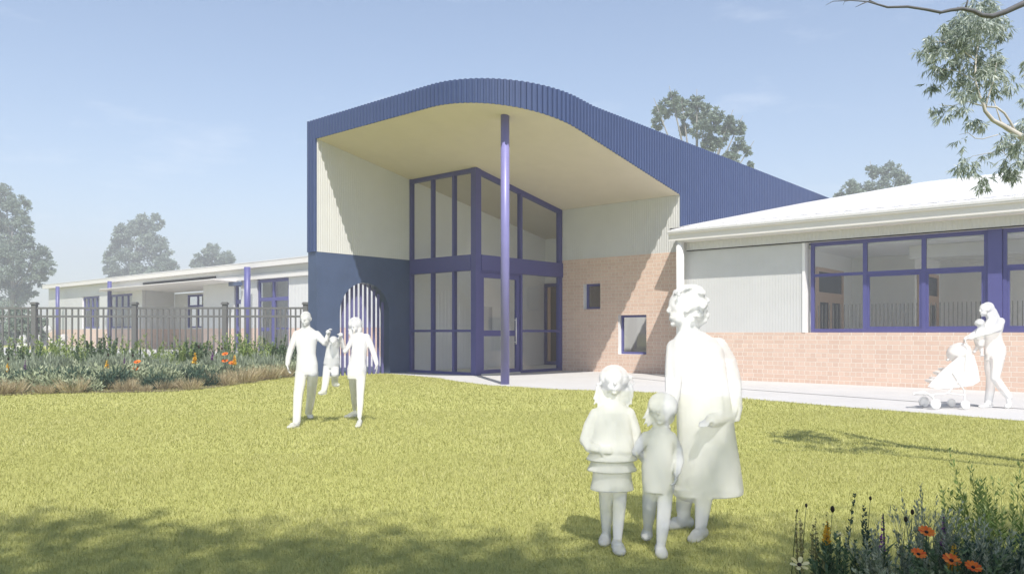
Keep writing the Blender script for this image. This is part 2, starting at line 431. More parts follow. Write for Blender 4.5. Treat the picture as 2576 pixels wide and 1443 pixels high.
# ------------------------------------------------------------------ entrance hall (tower)
YF, Y2, XL, XR, XG, YG, YB = 14.49, 22.94, -20.68, -12.66, -17.48, 18.33, 25.95
ZS = 3.93                       # top of the brick and of the blue wall
def zsof(x, y): return 7.45 - .184 * (y - YF)
RAD = 2.81
arc = [(XR - RAD + RAD * math.sin(a), YF + RAD - RAD * math.cos(a)) for a in [PI / 2 * i / 24 for i in range(25)]]
def ztop(x, y):
    if y <= 18: return 8.06 - .34 * max(0, (y - YF)) / 3.51
    return 7.72 - .14 * (y - 18) / 19.4
hall = empty('entrance_hall', (-17, 19, 0))
tag(hall, 'tall entrance hall with curved navy ribbed parapet, cream canopy soffit and corner glazing', 'building')
RIB_P, RIB_D = .150, .050
mb = MB()
front = [(-21.15, YF), (XR - RAD, YF)] + arc[1:] + [(XR, Y2)]
zb = lambda x, y: (zsof(x, y) - .0)
ribbed(mb, front, zb, ztop, RIB_P, RIB_D)
ribbed(mb, [(XR, Y2), (XR, 38)], lambda x, y: 4.05, ztop, RIB_P, RIB_D)
ribbed(mb, [(-21.15, 38), (-21.15, YF)], lambda x, y: ZS, ztop, RIB_P, RIB_D)
ribbed(mb, [(-21.15, YF), (XL, YF)], lambda x, y: ZS, lambda x, y: zsof(x, y) + .001, RIB_P, RIB_D)
mb.build('ribbed_parapet', M['blue_rib'], hall)
mb = MB()
outl = [(-21.12, YF + .03), (XR - RAD, YF + .03)] + [(x - .03 * math.sin(i / 24 * PI / 2), y + .03 * math.cos(i / 24 * PI / 2)) for i, (x, y) in enumerate(arc)][1:] + [(XR - .03, 37.9), (-21.12, 37.9)]
f0, f1 = (lambda x, y: ztop(x, y) - .35), (lambda x, y: ztop(x, y) - .2)
mb.prism([p for p in outl if p[1] < 37] + [(XR - .03, Y2 + .3), (-21.12, Y2 + .3)], f0, f1)
mb.prism([(-21.12, Y2 + .3), (-17.3, Y2 + .3), (-17.3, 37.9), (-21.12, 37.9)], f0, f1); mb.prism([(-17.3, YB + .2), (XR - .03, YB + .2), (XR - .03, 37.9), (-17.3, 37.9)], f0, f1)
mb.build('roof', M['blue_rib'], hall)
mb = MB(); mb.prism([(-17.3, Y2 + .3), (XR - .03, Y2 + .3), (XR - .03, YB + .2), (-17.3, YB + .2)], lambda x, y: ztop(x, y) - .3, lambda x, y: ztop(x, y) - .25)
mb.build('added_skylight', M['glass'], hall)  # unseen glazed roof opening, added to let sun into the foyer
mb = MB()
mb.prism([(XL + .001, YF + .002), (XR - RAD, YF + .002)] + [(x - .002, y + .002) for x, y in arc[1:]] + [(XR - .002, Y2 - .001), (XL + .001, Y2 - .001)], zsof, lambda x, y: zsof(x, y) + .12)
mb.prism([(XL + .001, Y2), (-17.3, Y2), (-17.3, YB), (XL + .001, YB)], zsof, lambda x, y: zsof(x, y) + .12)
mb.build('canopy_soffit', M['soffit'], hall)
# left return wall: pale ribbed cladding above, painted blue wall with an arch below
mb = MB()
ribbed(mb, [(XL, YF + .002), (XL, YG - .002)], lambda x, y: ZS, lambda x, y: zsof(x, y), .085, .008, 0, 1)
mb.box(-21.1, XL - .004, YF + .05, 37.9, ZS, 7.3)
mb.build('cladding_wall', M['clad'], hall)
A0, A1, ASP = 15.37, 17.42, 2.02         # arch opening and its springing height
ac, ar = (A0 + A1) / 2, (A1 - A0) / 2
mb = MB()
x0, x1 = -21.15, XL
top = [(ac + ar * math.cos(t), ASP + ar * math.sin(t)) for t in [PI - PI * i / 32 for i in range(33)]]
for xx, fl in ((x1, 1), (x0, -1)):
    def q(p): return [(xx, y, z) for y, z in (p if fl > 0 else p[::-1])]
    mb.face(q([(YF + .003, 0), (A0, 0), (A0, ASP), (A0, ZS), (YF + .003, ZS)])); mb.face(q([(A1, 0), (YG, 0), (YG, ZS), (A1, ZS), (A1, ASP)]))
    for (a, za), (b, zb_) in zip(top, top[1:]): mb.face(q([(a, za), (b, zb_), (b, ZS), (a, ZS)]))
rim = [(A0, 0)] + top + [(A1, 0)]
for (a, za), (b, zb_) in zip(rim, rim[1:]): mb.face([(x1, a, za), (x1, b, zb_), (x0, b, zb_), (x0, a, za)][::-1])
mb.face([(x0, YF + .003, 0), (x1, YF + .003, 0), (x1, YF + .003, ZS), (x0, YF + .003, ZS)])
mb.face([(x0, YF + .003, ZS), (x1, YF + .003, ZS), (x1, YG, ZS), (x0, YG, ZS)])
mb.face([(x0, YG, 0), (x0, 37.9, 0), (x0, 37.9, ZS), (x0, YG, ZS)][::-1])
mb.build('arch_wall', M['blue_wall'], hall)
for k in range(11):
    y = A0 + .10 + k * (A1 - A0 - .2) / 10
    h = ASP + math.sqrt(max(.01, ar * ar - (y - ac) ** 2)) - .02
    mb = MB(); mb.box(-20.95, -20.895, y - .036, y + .036, .0, h); mb.build('arch_slat', M['arch'], hall)
# back wall under the canopy: brick below, ribbed cladding above, two small windows
SMALL = [(-16.53, -15.80, 2.235, 3.14), (-15.05, -13.92, .655, 2.0)]
mb = MB()
wall_holes(mb, 'y', Y2, .30, XG, -11.76, 0, 4.04, SMALL)
mb.build('brick_wall', [M['brick'], M['white']], hall)
mb = MB()
ribbed(mb, [(XG, Y2 + .012), (XR, Y2 + .012)], lambda x, y: 4.04, lambda x, y: zsof(x, Y2) , .085, .008)
mb.box(XG, XR - .002, Y2 + .03, Y2 + .28, 4.045, 5.9)
mb.face([(XR + .001, Y2 + .012, 4.04), (XR + .001, Y2 + .3, 4.04), (XR + .001, Y2 + .3, 5.9), (XR + .001, Y2 + .012, 5.9)])
mb.build('upper_cladding', M['clad'], hall)
for (a, b, z, y) in SMALL:
    mb = MB(); frame_rect(mb, 'y', Y2 + .20, .07, a + .001, b - .001, z + .001, y - .001, .075)
    fr = mb.build('window', M['blue'], hall)
    mb = MB(); mb.box(a + .07, b - .07, Y2 + .23, Y2 + .238, z + .07, y - .07); mb.build('pane', M['glass_grey'], fr)
# rooms behind the small windows
mb = MB()
mb.box(-12.9, -12.8, 23.26, 25.94, 0, 7.2); mb.box(-17.2, -12.91, 23.255, 23.30, 4.1, 7.2)
mb.build('office_wall', M['inwhite'], hall)
# foyer glazing
MW, MD = .085, .16
mb = MB()
mb.box(XL, XL + MW, YG, YG + MD, 0, zsof(0, YG)); 
mb.box(XG - .20, XG + .02, YG - .02, YG + .24, 0, zsof(0, YG) - .01)
mb.build('corner_post', M['blue'], hall)
for x in (-19.56, -18.53):
    for z0, z1 in ((.10, 1.415), (1.495, 3.42), (3.93, zsof(0, YG) - .14)):
        mb = MB(); mb.box(x - MW / 2, x + MW / 2, YG + .005, YG + MD, z0, z1); mb.build('mullion', M['blue'], hall)
mb = MB()
for ya, yb, za, zb2, nm_ in ((YG, YG + MD - .01, 0, .10, 'rail'), (YG, YG + MD - .03, 1.415, 1.495, 'rail'), (YG - .04, YG + MD + .02, 3.42, 3.93, 'beam'), (YG + .003, YG + MD, zsof(0, YG) - .14, zsof(0, YG) - .012, 'rail')):
    mb = MB(); mb.box(XL + MW, XG - .20, ya, yb, za, zb2); mb.build(nm_, M['blue'], hall)
X2 = XG - MD
mb = MB()
E0, E1 = YG + .24, Y2 - .16
mb.box(XG - MD - .02, XG + .04, E0, Y2 - .005, 3.42, 3.93); mb.build('beam', M['blue'], hall); mb = MB()
for z in (3.42,):
    mb.prism([(X2, E0), (XG, E0), (XG, Y2 - .005), (X2, Y2 - .005)], lambda x, y: zsof(x, y) - .15, lambda x, y: zsof(x, y) - .006)
mb.build('rail', M['blue'], hall); mb = MB(); mb.box(X2, XG, 20.68, E1, 0, .10); mb.build('rail', M['blue'], hall); mb = MB(); mb.box(X2 + .02, XG, 20.68, E1, 1.415, 1.495)
mb.build('rail', M['blue'], hall)
for (a, b, z0, z1) in ((E1, Y2 - .006, 0, 3.415), (E1, Y2 - .006, 3.935, 5.78), (20.58, 20.68, 0, 3.42), (20.58, 20.68, 3.935, 6.18)):
    mb = MB(); mb.box(X2, XG - .002, a, b, z0, z1); mb.build('mullion', M['blue'], hall)
mb = MB()
frame_rect(mb, 'x', XG - .13, .09, E0 + .03, 20.56, .012, 3.36, .16)
mb.box(XG - .13, XG - .04, E0 + .19, 20.40, 1.28, 1.47)
dr = mb.build('glass_door', M['blue'], hall)
mb = MB(); mb.box(XG - .09, XG - .082, E0 + .15, 20.42, .15, 3.22); mb.build('pane', M['glass'], dr)
mb = MB(); mb.tube([(XG + .03, 20.30, 1.0), (XG + .03, 20.30, 1.9)], .018, 8); mb.box(XG - .04, XG + .03, 20.29, 20.31, 1.06, 1.09); mb.box(XG - .04, XG + .03, 20.29, 20.31, 1.81, 1.84)
mb.build('handle', M['white'], dr)
mb = MB(); mb.box(X2 + .03, XG - .004, E0, E0 + .028, 0, 3.42); mb.box(X2 + .03, XG - .004, E0 + .03, 20.575, 3.365, 3.419); mb.build('door_frame', M['blue'], hall)
def pane_y(xa, xb, z0, z1): 
    mb = MB(); mb.box(xa, xb, YG + .07, YG + .078, z0, z1); mb.build('pane', M['glass'], hall)
xe = [(XL + MW - .01, -19.56), (-19.56, -18.53), (-18.53, XG - .19)]
for a, b in xe:
    for z0, z1 in ((.08, 1.45), (1.455, 3.45), (3.9, zsof(0, YG) - .05)): pane_y(a, b, z0, z1)
for a, b, z0, z1 in ((20.65, E1 + .02, .08, 1.45), (20.65, E1 + .02, 1.455, 3.45)):
    mb = MB(); mb.box(XG - .09, XG - .082, a, b, z0, z1); mb.build('pane', M['glass'], hall)
for a, b in ((E0 - .01, 20.63), (20.635, E1 + .02)):
    mb = MB(); mb.prism([(XG - .09, a), (XG - .082, a), (XG - .082, b), (XG - .09, b)], 3.9, lambda x, y: zsof(x, y) - .1); mb.build('pane', M['glass'], hall)
# foyer inside
mb = MB()
mb.box(XL, -12.8, YB, YB + .1, 0, 7.3); mb.box(XL - .003, XL + .0, YG + MD + .02, YB, 0, 6.9);
mb.build('foyer_wall', M['inwhite'], hall)
mb = MB(); mb.box(XL + .01, XG - .01, YG + .02, YB - .01, .0, .05); mb.box(XG - .009, -12.92, Y2 + .31, YB - .01, .0, .05); mb.build('foyer_floor', M['floor'], hall)
mb = MB(); frame_rect(mb, 'y', YB - .10, .098, XL + .02, -17.5, .055, 3.45, .14); fd = mb.build('inner_door', M['blue'], hall)
mb = MB(); mb.box(XL + .18, XL + .34, YB - .08, YB - .02, .2, 3.3); mb.build('door_edge', M['timber'], fd)
mb = MB(); mb.box(XL + .34, -17.64, YB - .07, YB - .03, .2, 3.3); mb.build('door_panel', M['brownglass'], fd)
mb = MB(); mb.box(XL + .001, XL + .02, 21.6, 22.6, 1.3, 2.4); mb.build('notice_board', M['glass_grey'], hall)
# the round column that carries the corner of the canopy
mb = MB(); mb.tube([(-13.95, 15.77, 0), (-13.95, 15.77, 7.35)], .118, 32); mb.build('column', M['lilac'], hall)

# ------------------------------------------------------------------ right classroom wing
YW, XE = 21.5, 12.0
rw = empty('classroom_wing', (-3, 24, 0))
tag(rw, 'low wing with peach brick base, long violet framed windows and white sloping roof', 'building')
mb = MB()
mb.box(-11.75, XE, YW, YW + .3, 0, 1.40); mb.build('brick_wall', M['brick'], rw)
WIN = [(-7.93, -3.70), (-3.40, 1.2)]
mb = MB()
ribbed(mb, [(-11.75, YW + .014), (-8.02, YW + .014)], lambda x, y: 1.40, lambda x, y: 4.17, .085, .0025)
mb.box(-11.75, -8.021, YW + .03, YW + .30, 1.402, 4.17)
ribbed(mb, [(1.3, YW + .014), (XE, YW + .014)], lambda x, y: 1.40, lambda x, y: 4.17, .085, .0025)
mb.box(1.301, XE, YW + .03, YW + .30, 1.402, 4.17)
mb.box(-8.02, 1.3, YW + .03, YW + .30, 3.86, 4.17)
mb.build('cladding_wall', M['clad'], rw)
mb = MB(); mb.box(-8.10, -8.022, YW - .012, YW + .012, 1.40, 3.86); mb.face([(-8.019, YW - .012, 1.4), (-8.019, YW + .3, 1.4), (-8.019, YW + .3, 3.86), (-8.019, YW - .012, 3.86)]); mb.build('window_jamb', M['white'], rw)
mb = MB(); ribbed(mb, [(-11.62, YW - .05), (XE, YW - .05)], lambda x, y: 3.89, lambda x, y: 4.168, .10, .006); mb.box(-11.62, XE, YW - .04, YW - .002, 3.89, 4.168); mb.build('eave_board', M['clad'], rw)
mb = MB(); mb.box(-11.62, XE, YW - .035, YW - .003, 3.862, 3.888); mb.build('shadow_gap', M['black'], rw)
mb = MB(); mb.box(-11.7, XE, 21.07, YW - .057, 4.13, 4.166); mb.build('eave_soffit', M['fascia'], rw)
mb = MB(); mb.prism([(-12.0, 21.05), (XE, 21.05), (XE, 21.07), (-12.0, 21.07)], 4.165, 4.42); mb.box(-12.0, XE, 20.985, 21.049, 4.37, 4.425); mb.build('fascia', M['fascia'], rw)
def zroof(x, y): return 4.40 + .197 * (y - 21.05)
mb = MB()
rp = [(-12.0, 20.97), (XE, 20.97), (XE, 46.9), (-6.39, 46.9), (-11.12, 46.9), (-12.3, 36.3), (-12.61, 34), (-12.61, 23.0), (-12.0, 22.4)]
r0, r1 = (lambda x, y: zroof(x, y) + .03), (lambda x, y: zroof(x, y) + .09)
SK = (-1.4, 9.6, 22.2, 28.4)
mb.prism([(-12.0, 20.97), (XE, 20.97), (XE, SK[2]), (-12.61, SK[2]), (-12.61, 23.0), (-12.0, 22.4)], r0, r1)
mb.prism([(-12.61, SK[2]), (SK[0], SK[2]), (SK[0], SK[3]), (-12.61, SK[3])], r0, r1); mb.prism([(SK[1], SK[2]), (XE, SK[2]), (XE, SK[3]), (SK[1], SK[3])], r0, r1)
mb.prism([(-12.61, SK[3]), (XE, SK[3]), (XE, 46.9), (-6.39, 46.9), (-11.12, 46.9), (-12.3, 36.3), (-12.61, 34)], r0, r1)
x = -11.9
while x < XE:
    mb.prism([(x, 20.98), (x + .035, 20.98), (x + .035, 36.0 if x < -11 else 46.8), (x, 36.0 if x < -11 else 46.8)], lambda x, y: zroof(x, y) + .089, lambda x, y: zroof(x, y) + .112) if x < SK[0] - .1 or x > SK[1] else None; x += .42
mb.build('roof', M['roof'], rw)
mb = MB(); mb.prism([(SK[0], SK[2]), (SK[1], SK[2]), (SK[1], SK[3]), (SK[0], SK[3])], lambda x, y: zroof(x, y) + .05, lambda x, y: zroof(x, y) + .085); mb.build('added_skylight', M['glass'], rw)  # out-of-view roof glazing, added to brighten the classrooms
mb = MB(); mb.tube([(-11.70, 21.22, 0), (-11.70, 21.22, 4.13)], .118, 28); mb.build('post', M['white'], rw)
FY = YW + .16
for wi, (a, b) in enumerate(WIN):
    mb = MB(); fw = .085
    mb.box(a, a + fw, FY, FY + .10, 1.405, 3.86); mb.box(b - fw, b, FY, FY + .10, 1.405, 3.86)
    mb.box(a + fw, b - fw, FY, FY + .10, 1.405, 1.50); mb.box(a + fw, b - fw, FY, FY + .10, 3.76, 3.86)
    if wi == 0: bars = [a + (b - a) * f for f in (.335, .668)]
    else: bars = [a + (b - a) * f for f in (.34, .67)]
    ed = [a + fw] + bars + [b - fw]
    for i in range(3):
        l = ed[i] + (.05 if i else 0); r = ed[i + 1] - (.05 if i < 2 else 0)
        mb.box(l, r, FY + .004, FY + .096, 2.92, 3.0)
    for x in bars: mb.box(x - .05, x + .05, FY + .002, FY + .098, 1.50, 3.76)
    fr = mb.build('window', M['blue'], rw)
    for i in range(3):
        l = ed[i] + (.05 if i else 0); r = ed[i + 1] - (.05 if i < 2 else 0)
        mb = MB(); mb.box(l - .01, r + .01, FY + .05, FY + .058, 2.98, 3.77); mb.build('pane', M['glass_grey'], fr)
        mb = MB(); mb.box(l - .01, r + .01, FY + .05, FY + .058, 1.49, 2.94); mb.build('pane', M['glass_grey'], fr)
        if (wi, i) != (0, 0):
            mb = MB(); frame_rect(mb, 'y', FY + .02, .07, l + .001, r - .001, 1.501, 2.919, .055); mb.build('sash', M['blue'], fr)
        mb = MB(); x = l + .10
        while x < r - .08: mb.box(x, x + .022, FY + .060, FY + .064, 1.52, 2.15); x += .098
        mb.build('privacy_stripe', M['stripe'], fr)
mb = MB(); mb.box(-3.695, -3.405, FY - .06, FY + .10, 1.405, 3.86); mb.build('window_post', M['blue'], rw)
# inside the classrooms
mb = MB()
CZ = 3.72
mb.box(-8.15, -8.05, YW + .31, 25.5, 0, CZ); mb.box(-8.15, -6.25, 25.5, 25.6, 0, CZ); mb.box(-6.35, -6.25, 25.6, 28.6, 0, CZ); mb.box(-6.25, XE, 28.6, 28.7, 0, CZ); mb.box(XE - .1, XE, YW + .31, 28.6, 0, CZ)
mb.build('inner_wall', M['inwhite'], rw)
mb = MB(); mb.box(-8.15, SK[0], YW + .31, 28.7, CZ + .003, CZ + .1); mb.build('ceiling', M['inwhite'], rw)
mb = MB(); mb.box(SK[1], XE, YW + .31, 28.7, CZ + .003, CZ + .1); mb.build('ceiling', M['inwhite'], rw)
mb = MB(); mb.box(-8.0, XE, YW + .31, 28.6, .0, .03); mb.build('classroom_floor', M['floor'], rw)
for k, (y, x) in enumerate(((22.9, -5.75), (23.9, -5.45), (24.9, -5.15), (25.9, -4.9), (26.9, -4.6))):
    mb = MB(); mb.box(x, 7.5, y, y + .12, CZ - .34, CZ - .002); mb.build('ceiling_baffle', M['white'], rw)
def inner_door(X, a, b, zt=3.25, zd=2.45):
    mb = MB(); fw = .11
    mb.box(X, X + .06, a, a + fw, .03, zt); mb.box(X, X + .06, b - fw, b, .03, zt); mb.box(X, X + .06, a + fw, b - fw, zt - fw, zt); mb.box(X, X + .06, a + fw, b - fw, zd, zd + .1)
    m_ = (a + b) / 2
    for (p, q_) in ((a + fw, m_ - .005), (m_ + .005, b - fw)):
        mb.box(X, X + .045, p, p + .13, .03, zd); mb.box(X, X + .045, q_ - .13, q_, .03, zd); mb.box(X, X + .045, p + .13, q_ - .13, zd - .18, zd); mb.box(X, X + .045, p + .13, q_ - .13, .03, .4)
    d = mb.build('timber_door', M['timber'], rw)
    mb = MB(); mb.box(X + .008, X + .02, a + fw, b - fw, .3, zt - fw); mb.build('pane', M['wallfar'], d)
inner_door(-8.048, 22.35, 24.55); inner_door(-6.248, 25.75, 28.2)

# ------------------------------------------------------------------ left classroom wing
lw = empty('long_wing', (-60, 31, 0))
tag(lw, 'long low wing behind the fence with slim white roof edge and violet posts', 'building')
YL = 29.4; BZ = 1.70
W1 = [(-79.7, -75.7), (-73.7, -68.8)]
mb = MB()
wall_holes(mb, 'y', YL, .3, -88.4, -66.9, 0, BZ, [])
mb.box(-67.2, -66.9, YL + .31, 32.2, 0, BZ); mb.box(-66.89, -56.8, 32.2, 32.4, 0, BZ)
mb.box(-56.5, -52.0, YL, YL + .3, 0, BZ); mb.box(-56.5, -56.2, YL + .31, 32.19, 0, BZ); mb.box(-51.1, -49.0, YL, YL + .3, 0, BZ); mb.box(-45.1, -21.6, YL, YL + .3, 0, BZ); mb.box(-88.4, -88.1, YL + .31, 40, 0, BZ)
mb.build('brick_wall', M['brick'], lw)
mb = MB()
wall_holes(mb, 'y', YL + .012, .28, -88.4, -66.9, BZ + .002, 5.9, [(a, b, 1.78, 4.78) for a, b in W1])
mb.box(-67.18, -66.9, YL + .31, 32.2, BZ + .002, 5.6)
wall_holes(mb, 'y', 32.21, .2, -66.89, -56.8, BZ + .002, 4.74, [(-64.6, -61.2, 1.78, 4.60)])
mb.box(-56.5, -52.0, YL + .012, YL + .3, BZ + .002, 5.38); mb.box(-56.5, -56.2, YL + .31, 32.19, BZ + .002, 5.0)
mb.box(-51.1, -49.0, YL + .012, YL + .3, BZ + .002, 5.38); mb.box(-88.38, -88.1, YL + .31, 40, BZ + .002, 5.9)
ribbed(mb, [(-45.1, YL), (-21.6, YL)], lambda x, y: BZ, lambda x, y: 5.38, .16, .015); mb.box(-45.1, -21.6, YL + .02, YL + .3, BZ + .002, 5.38)
mb.box(-66.89, -21.6, YL + .02, YL + .28, 5.383, 5.9)
mb.build('cladding_wall', [M['clad'], M['white']], lw)
mb = MB(); ribbed(mb, [(-72.0, YL - .03), (-21.6, YL - .03)], lambda x, y: 5.39, lambda x, y: 5.86, .16, .012); mb.build('eave_board', M['clad'], lw)
mb = MB(); mb.box(-88.8, -21.6, 28.95, 29.10, 5.85, 6.20); mb.box(-88.8, -21.6, 29.101, YL - .035, 5.865, 5.9); mb.build('fascia', M['fascia'], lw)
mb = MB(); mb.prism([(-88.9, 28.93), (-21.6, 28.93), (-21.6, 42), (-88.9, 42)], lambda x, y: 6.2 + .05 * (y - 28.93), lambda x, y: 6.26 + .05 * (y - 28.93)); mb.build('roof', M['roof'], lw)
mb = MB(); mb.box(-55, -21.6, 29.18, YL - .045, 5.06, 5.385); mb.build('beam', M['fascia'], lw)
mb = MB(); mb.prism([(-73.0, 28.3), (-70.5, 27.4), (-51.2, 27.4), (-51.2, 29.17), (-56.52, 29.38), (-56.52, 32.2), (-66.85, 32.2), (-66.85, 29.38), (-73.0, 29.38)], lambda x, y: 5.06 - .045 * (y - 27.4), lambda x, y: 5.12 - .045 * (y - 27.4)); mb.build('recess_soffit', M['fascia'], lw)
mb = MB(); mb.box(-66.5, -54.5, 29.29, 29.355, 5.385, 5.56); mb.build('dark_slot', M['black'], lw)
for x, y in ((-83.3, 28.5), (-71.2, 28.5), (-48.7, 28.5)):
    mb = MB(); mb.tube([(x, y, 0), (x, y, 5.86)], .21 if x > -50 else .17, 20); mb.build('post', M['blue'], lw)
def lw_window(a, b, y, z0, z1, nb, zt, tr=True):
    mb = MB(); fw = .16
    mb.box(a, a + fw, y, y + .12, z0, z1); mb.box(b - fw, b, y, y + .12, z0, z1); mb.box(a + fw, b - fw, y, y + .12, z0, z0 + .12); mb.box(a + fw, b - fw, y, y + .12, z1 - .16, z1)
    mb.box(a + fw, b - fw, y + .002, y + .11, zt, zt + .16)
    for k in range(1, nb):
        x = a + (b - a) * k / nb; mb.box(x - .09, x + .09, y + .004, y + .118, zt + .16, z1 - .16)
        if k % 2 == 0 or nb < 3: mb.box(x - .09, x + .09, y + .004, y + .118, z0 + .12, zt)
    f = mb.build('window', M['blue'], lw)
    mb = MB(); mb.box(a + .1, b - .1, y + .05, y + .06, z0 + .1, z1 - .1); mb.build('pane', M['glass'], f)
for a, b in W1: lw_window(a + .02, b - .02, YL + .16, 1.80, 4.76, 4, 3.5)
lw_window(-64.58, -61.22, 32.24, 1.80, 4.58, 2, 3.55)
mb = MB(); mb.box(-79.9, -68.6, 31.0, 31.1, 1.7, 4.9); mb.box(-79.9, -68.6, 29.75, 31.0, 4.9, 4.95); mb.box(-64.8, -61, 33.6, 33.7, 1.7, 4.7); mb.box(-51.9, -45.2, 31.6, 31.7, 0, 5.2); mb.box(-51.9, -45.2, 29.75, 31.6, 5.2, 5.25); mb.build('inner_wall', M['inwhite'], lw)
# slim window beside the porch and the glazed double door
mb = MB(); frame_rect(mb, 'y', YL + .12, .12, -51.98, -51.12, 0.03, 4.86, .18)
for z in (3.45, 1.5): mb.box(-51.8, -51.3, YL + .122, YL + .23, z, z + .3)
f = mb.build('window', M['blue'], lw)
mb = MB(); mb.box(-51.85, -51.25, YL + .17, YL + .18, .15, 4.8); mb.build('pane', M['glass_grey'], f)
mb = MB(); mb.box(-51.9, -50.5, 28.9, 29.17, 4.70, 4.97); mb.build('door_hood', M['blue_wall'], lw)
mb = MB(); a, b = -48.98, -45.12
frame_rect(mb, 'y', YL + .10, .14, a, b, .03, 5.04, .2)
mb.box(a + .2, b - .2, YL + .102, YL + .23, 3.55, 3.8); mb.box(-47.3, -46.9, YL + .104, YL + .236, .23, 3.55); mb.box(-47.2, -47.0, YL + .104, YL + .236, 3.8, 4.84)
mb.box(a + .2, -47.3, YL + .106, YL + .226, 1.5, 1.75); mb.box(-46.9, b - .2, YL + .106, YL + .226, 1.62, 1.72)
d = mb.build('glazed_door', M['blue'], lw)
mb = MB(); mb.box(a + .1, b - .1, YL + .15, YL + .16, .1, 4.95); mb.build('pane', M['glass_grey'], d)

# ------------------------------------------------------------------ boundary fence far left and the picket fence
bf = empty('boundary_fence', (-104, 31, 0)); tag(bf, 'dark solid boundary fence beyond the far end of the long wing', 'fence')
a, b = gnd(-330, 868), gnd(134, 867.5)
mb = MB(); ribbed(mb, [(a.x, a.y), (b.x, b.y)], lambda x, y: 0, lambda x, y: 2.5, .45, .05); mb.build('panel', M['wallfar'], bf)
mb = MB(); n_ = (b - a).normalized()
mb.obox((a + b) / 2 + Vector((0, 0, 2.53)), n_, Vector((-n_.y, n_.x, 0)), Vector((0, 0, 1)), (b - a).length / 2, .06, .05); mb.build('rail', M['fence'], bf)

FD = 29.3
def fp(u): p = at(u, V0, FD); return Vector((p.x, p.y, 0))
fc = empty('picket_fence', fp(420)); tag(fc, 'charcoal steel picket fence running behind the flower bed', 'fence')
posts = [-170, 87, 339, 566, 769]
UP = Vector((0, 0, 1))
for u in posts:
    p = fp(u); mb = MB()
    mb.obox(p + UP * 1.23, RIGHT, FWD, UP, .085, .085, 1.23); mb.obox(p + UP * 2.475, RIGHT, FWD, UP, .115, .115, .03); mb.obox(p + UP * 2.52, RIGHT, FWD, UP, .095, .095, .015)
    mb.build('post', M['fence'], fc)
for u0, u1 in zip(posts, posts[1:]):
    p0, p1 = fp(u0), fp(u1); half = (p1 - p0).length / 2 - .087; c = (p0 + p1) / 2
    for z in (2.31, 2.00, .22):
        mb = MB(); mb.obox(c + UP * z, RIGHT, FWD, UP, half, .028, .038); mb.build('rail', M['fence'], fc)
    n = 15
    for k in range(n):
        t = (k + 1) / (n + 1); p = p0.lerp(p1, t)
        mb = MB()
        for z0, z1 in ((.06, .18), (.26, 1.96), (2.04, 2.27)):
            mb.obox(p + UP * ((z0 + z1) / 2), RIGHT, FWD, UP, .027, .02, (z1 - z0) / 2)
        mb.build('picket', M['fence'], fc)

# ------------------------------------------------------------------ foliage helpers
RNG = np.random.default_rng(11)
def unit(a): return a / np.maximum(1e-9, np.linalg.norm(a, axis=1, keepdims=True))
def leaf_quads(P, D, Lg, Wd, rng, bend=0.):
    """diamond leaves: base P, direction D, length Lg, width Wd"""
    n = len(P); D = unit(D); S = unit(np.cross(D, rng.normal(size=(n, 3)))); Nn = np.cross(S, D)
    Lg = np.broadcast_to(Lg, (n,))[:, None]; Wd = np.broadcast_to(Wd, (n,))[:, None]
    V = np.empty((n, 4, 3)); mid = P + D * Lg * .45 + Nn * Lg * bend
    V[:, 0] = P; V[:, 1] = mid + S * Wd * .5; V[:, 2] = P + D * Lg; V[:, 3] = mid - S * Wd * .5
    return V.reshape(-1, 3)
def leaves_mesh(name, V, mtl, rnd=None, rng=RNG):
    F = np.arange(len(V)).reshape(-1, 4)
    return np_mesh(name, V, F, mtl, rng.random(len(F)) if rnd is None else rnd)

def dome_points(n, rng, rx, rz, shell=.55):
    d = unit(rng.normal(size=(n, 3))); d[:, 2] = np.abs(d[:, 2])
    r = shell + (1 - shell) * rng.random(n) ** .6
    return d * r[:, None] * np.array([rx, rx, rz]), d

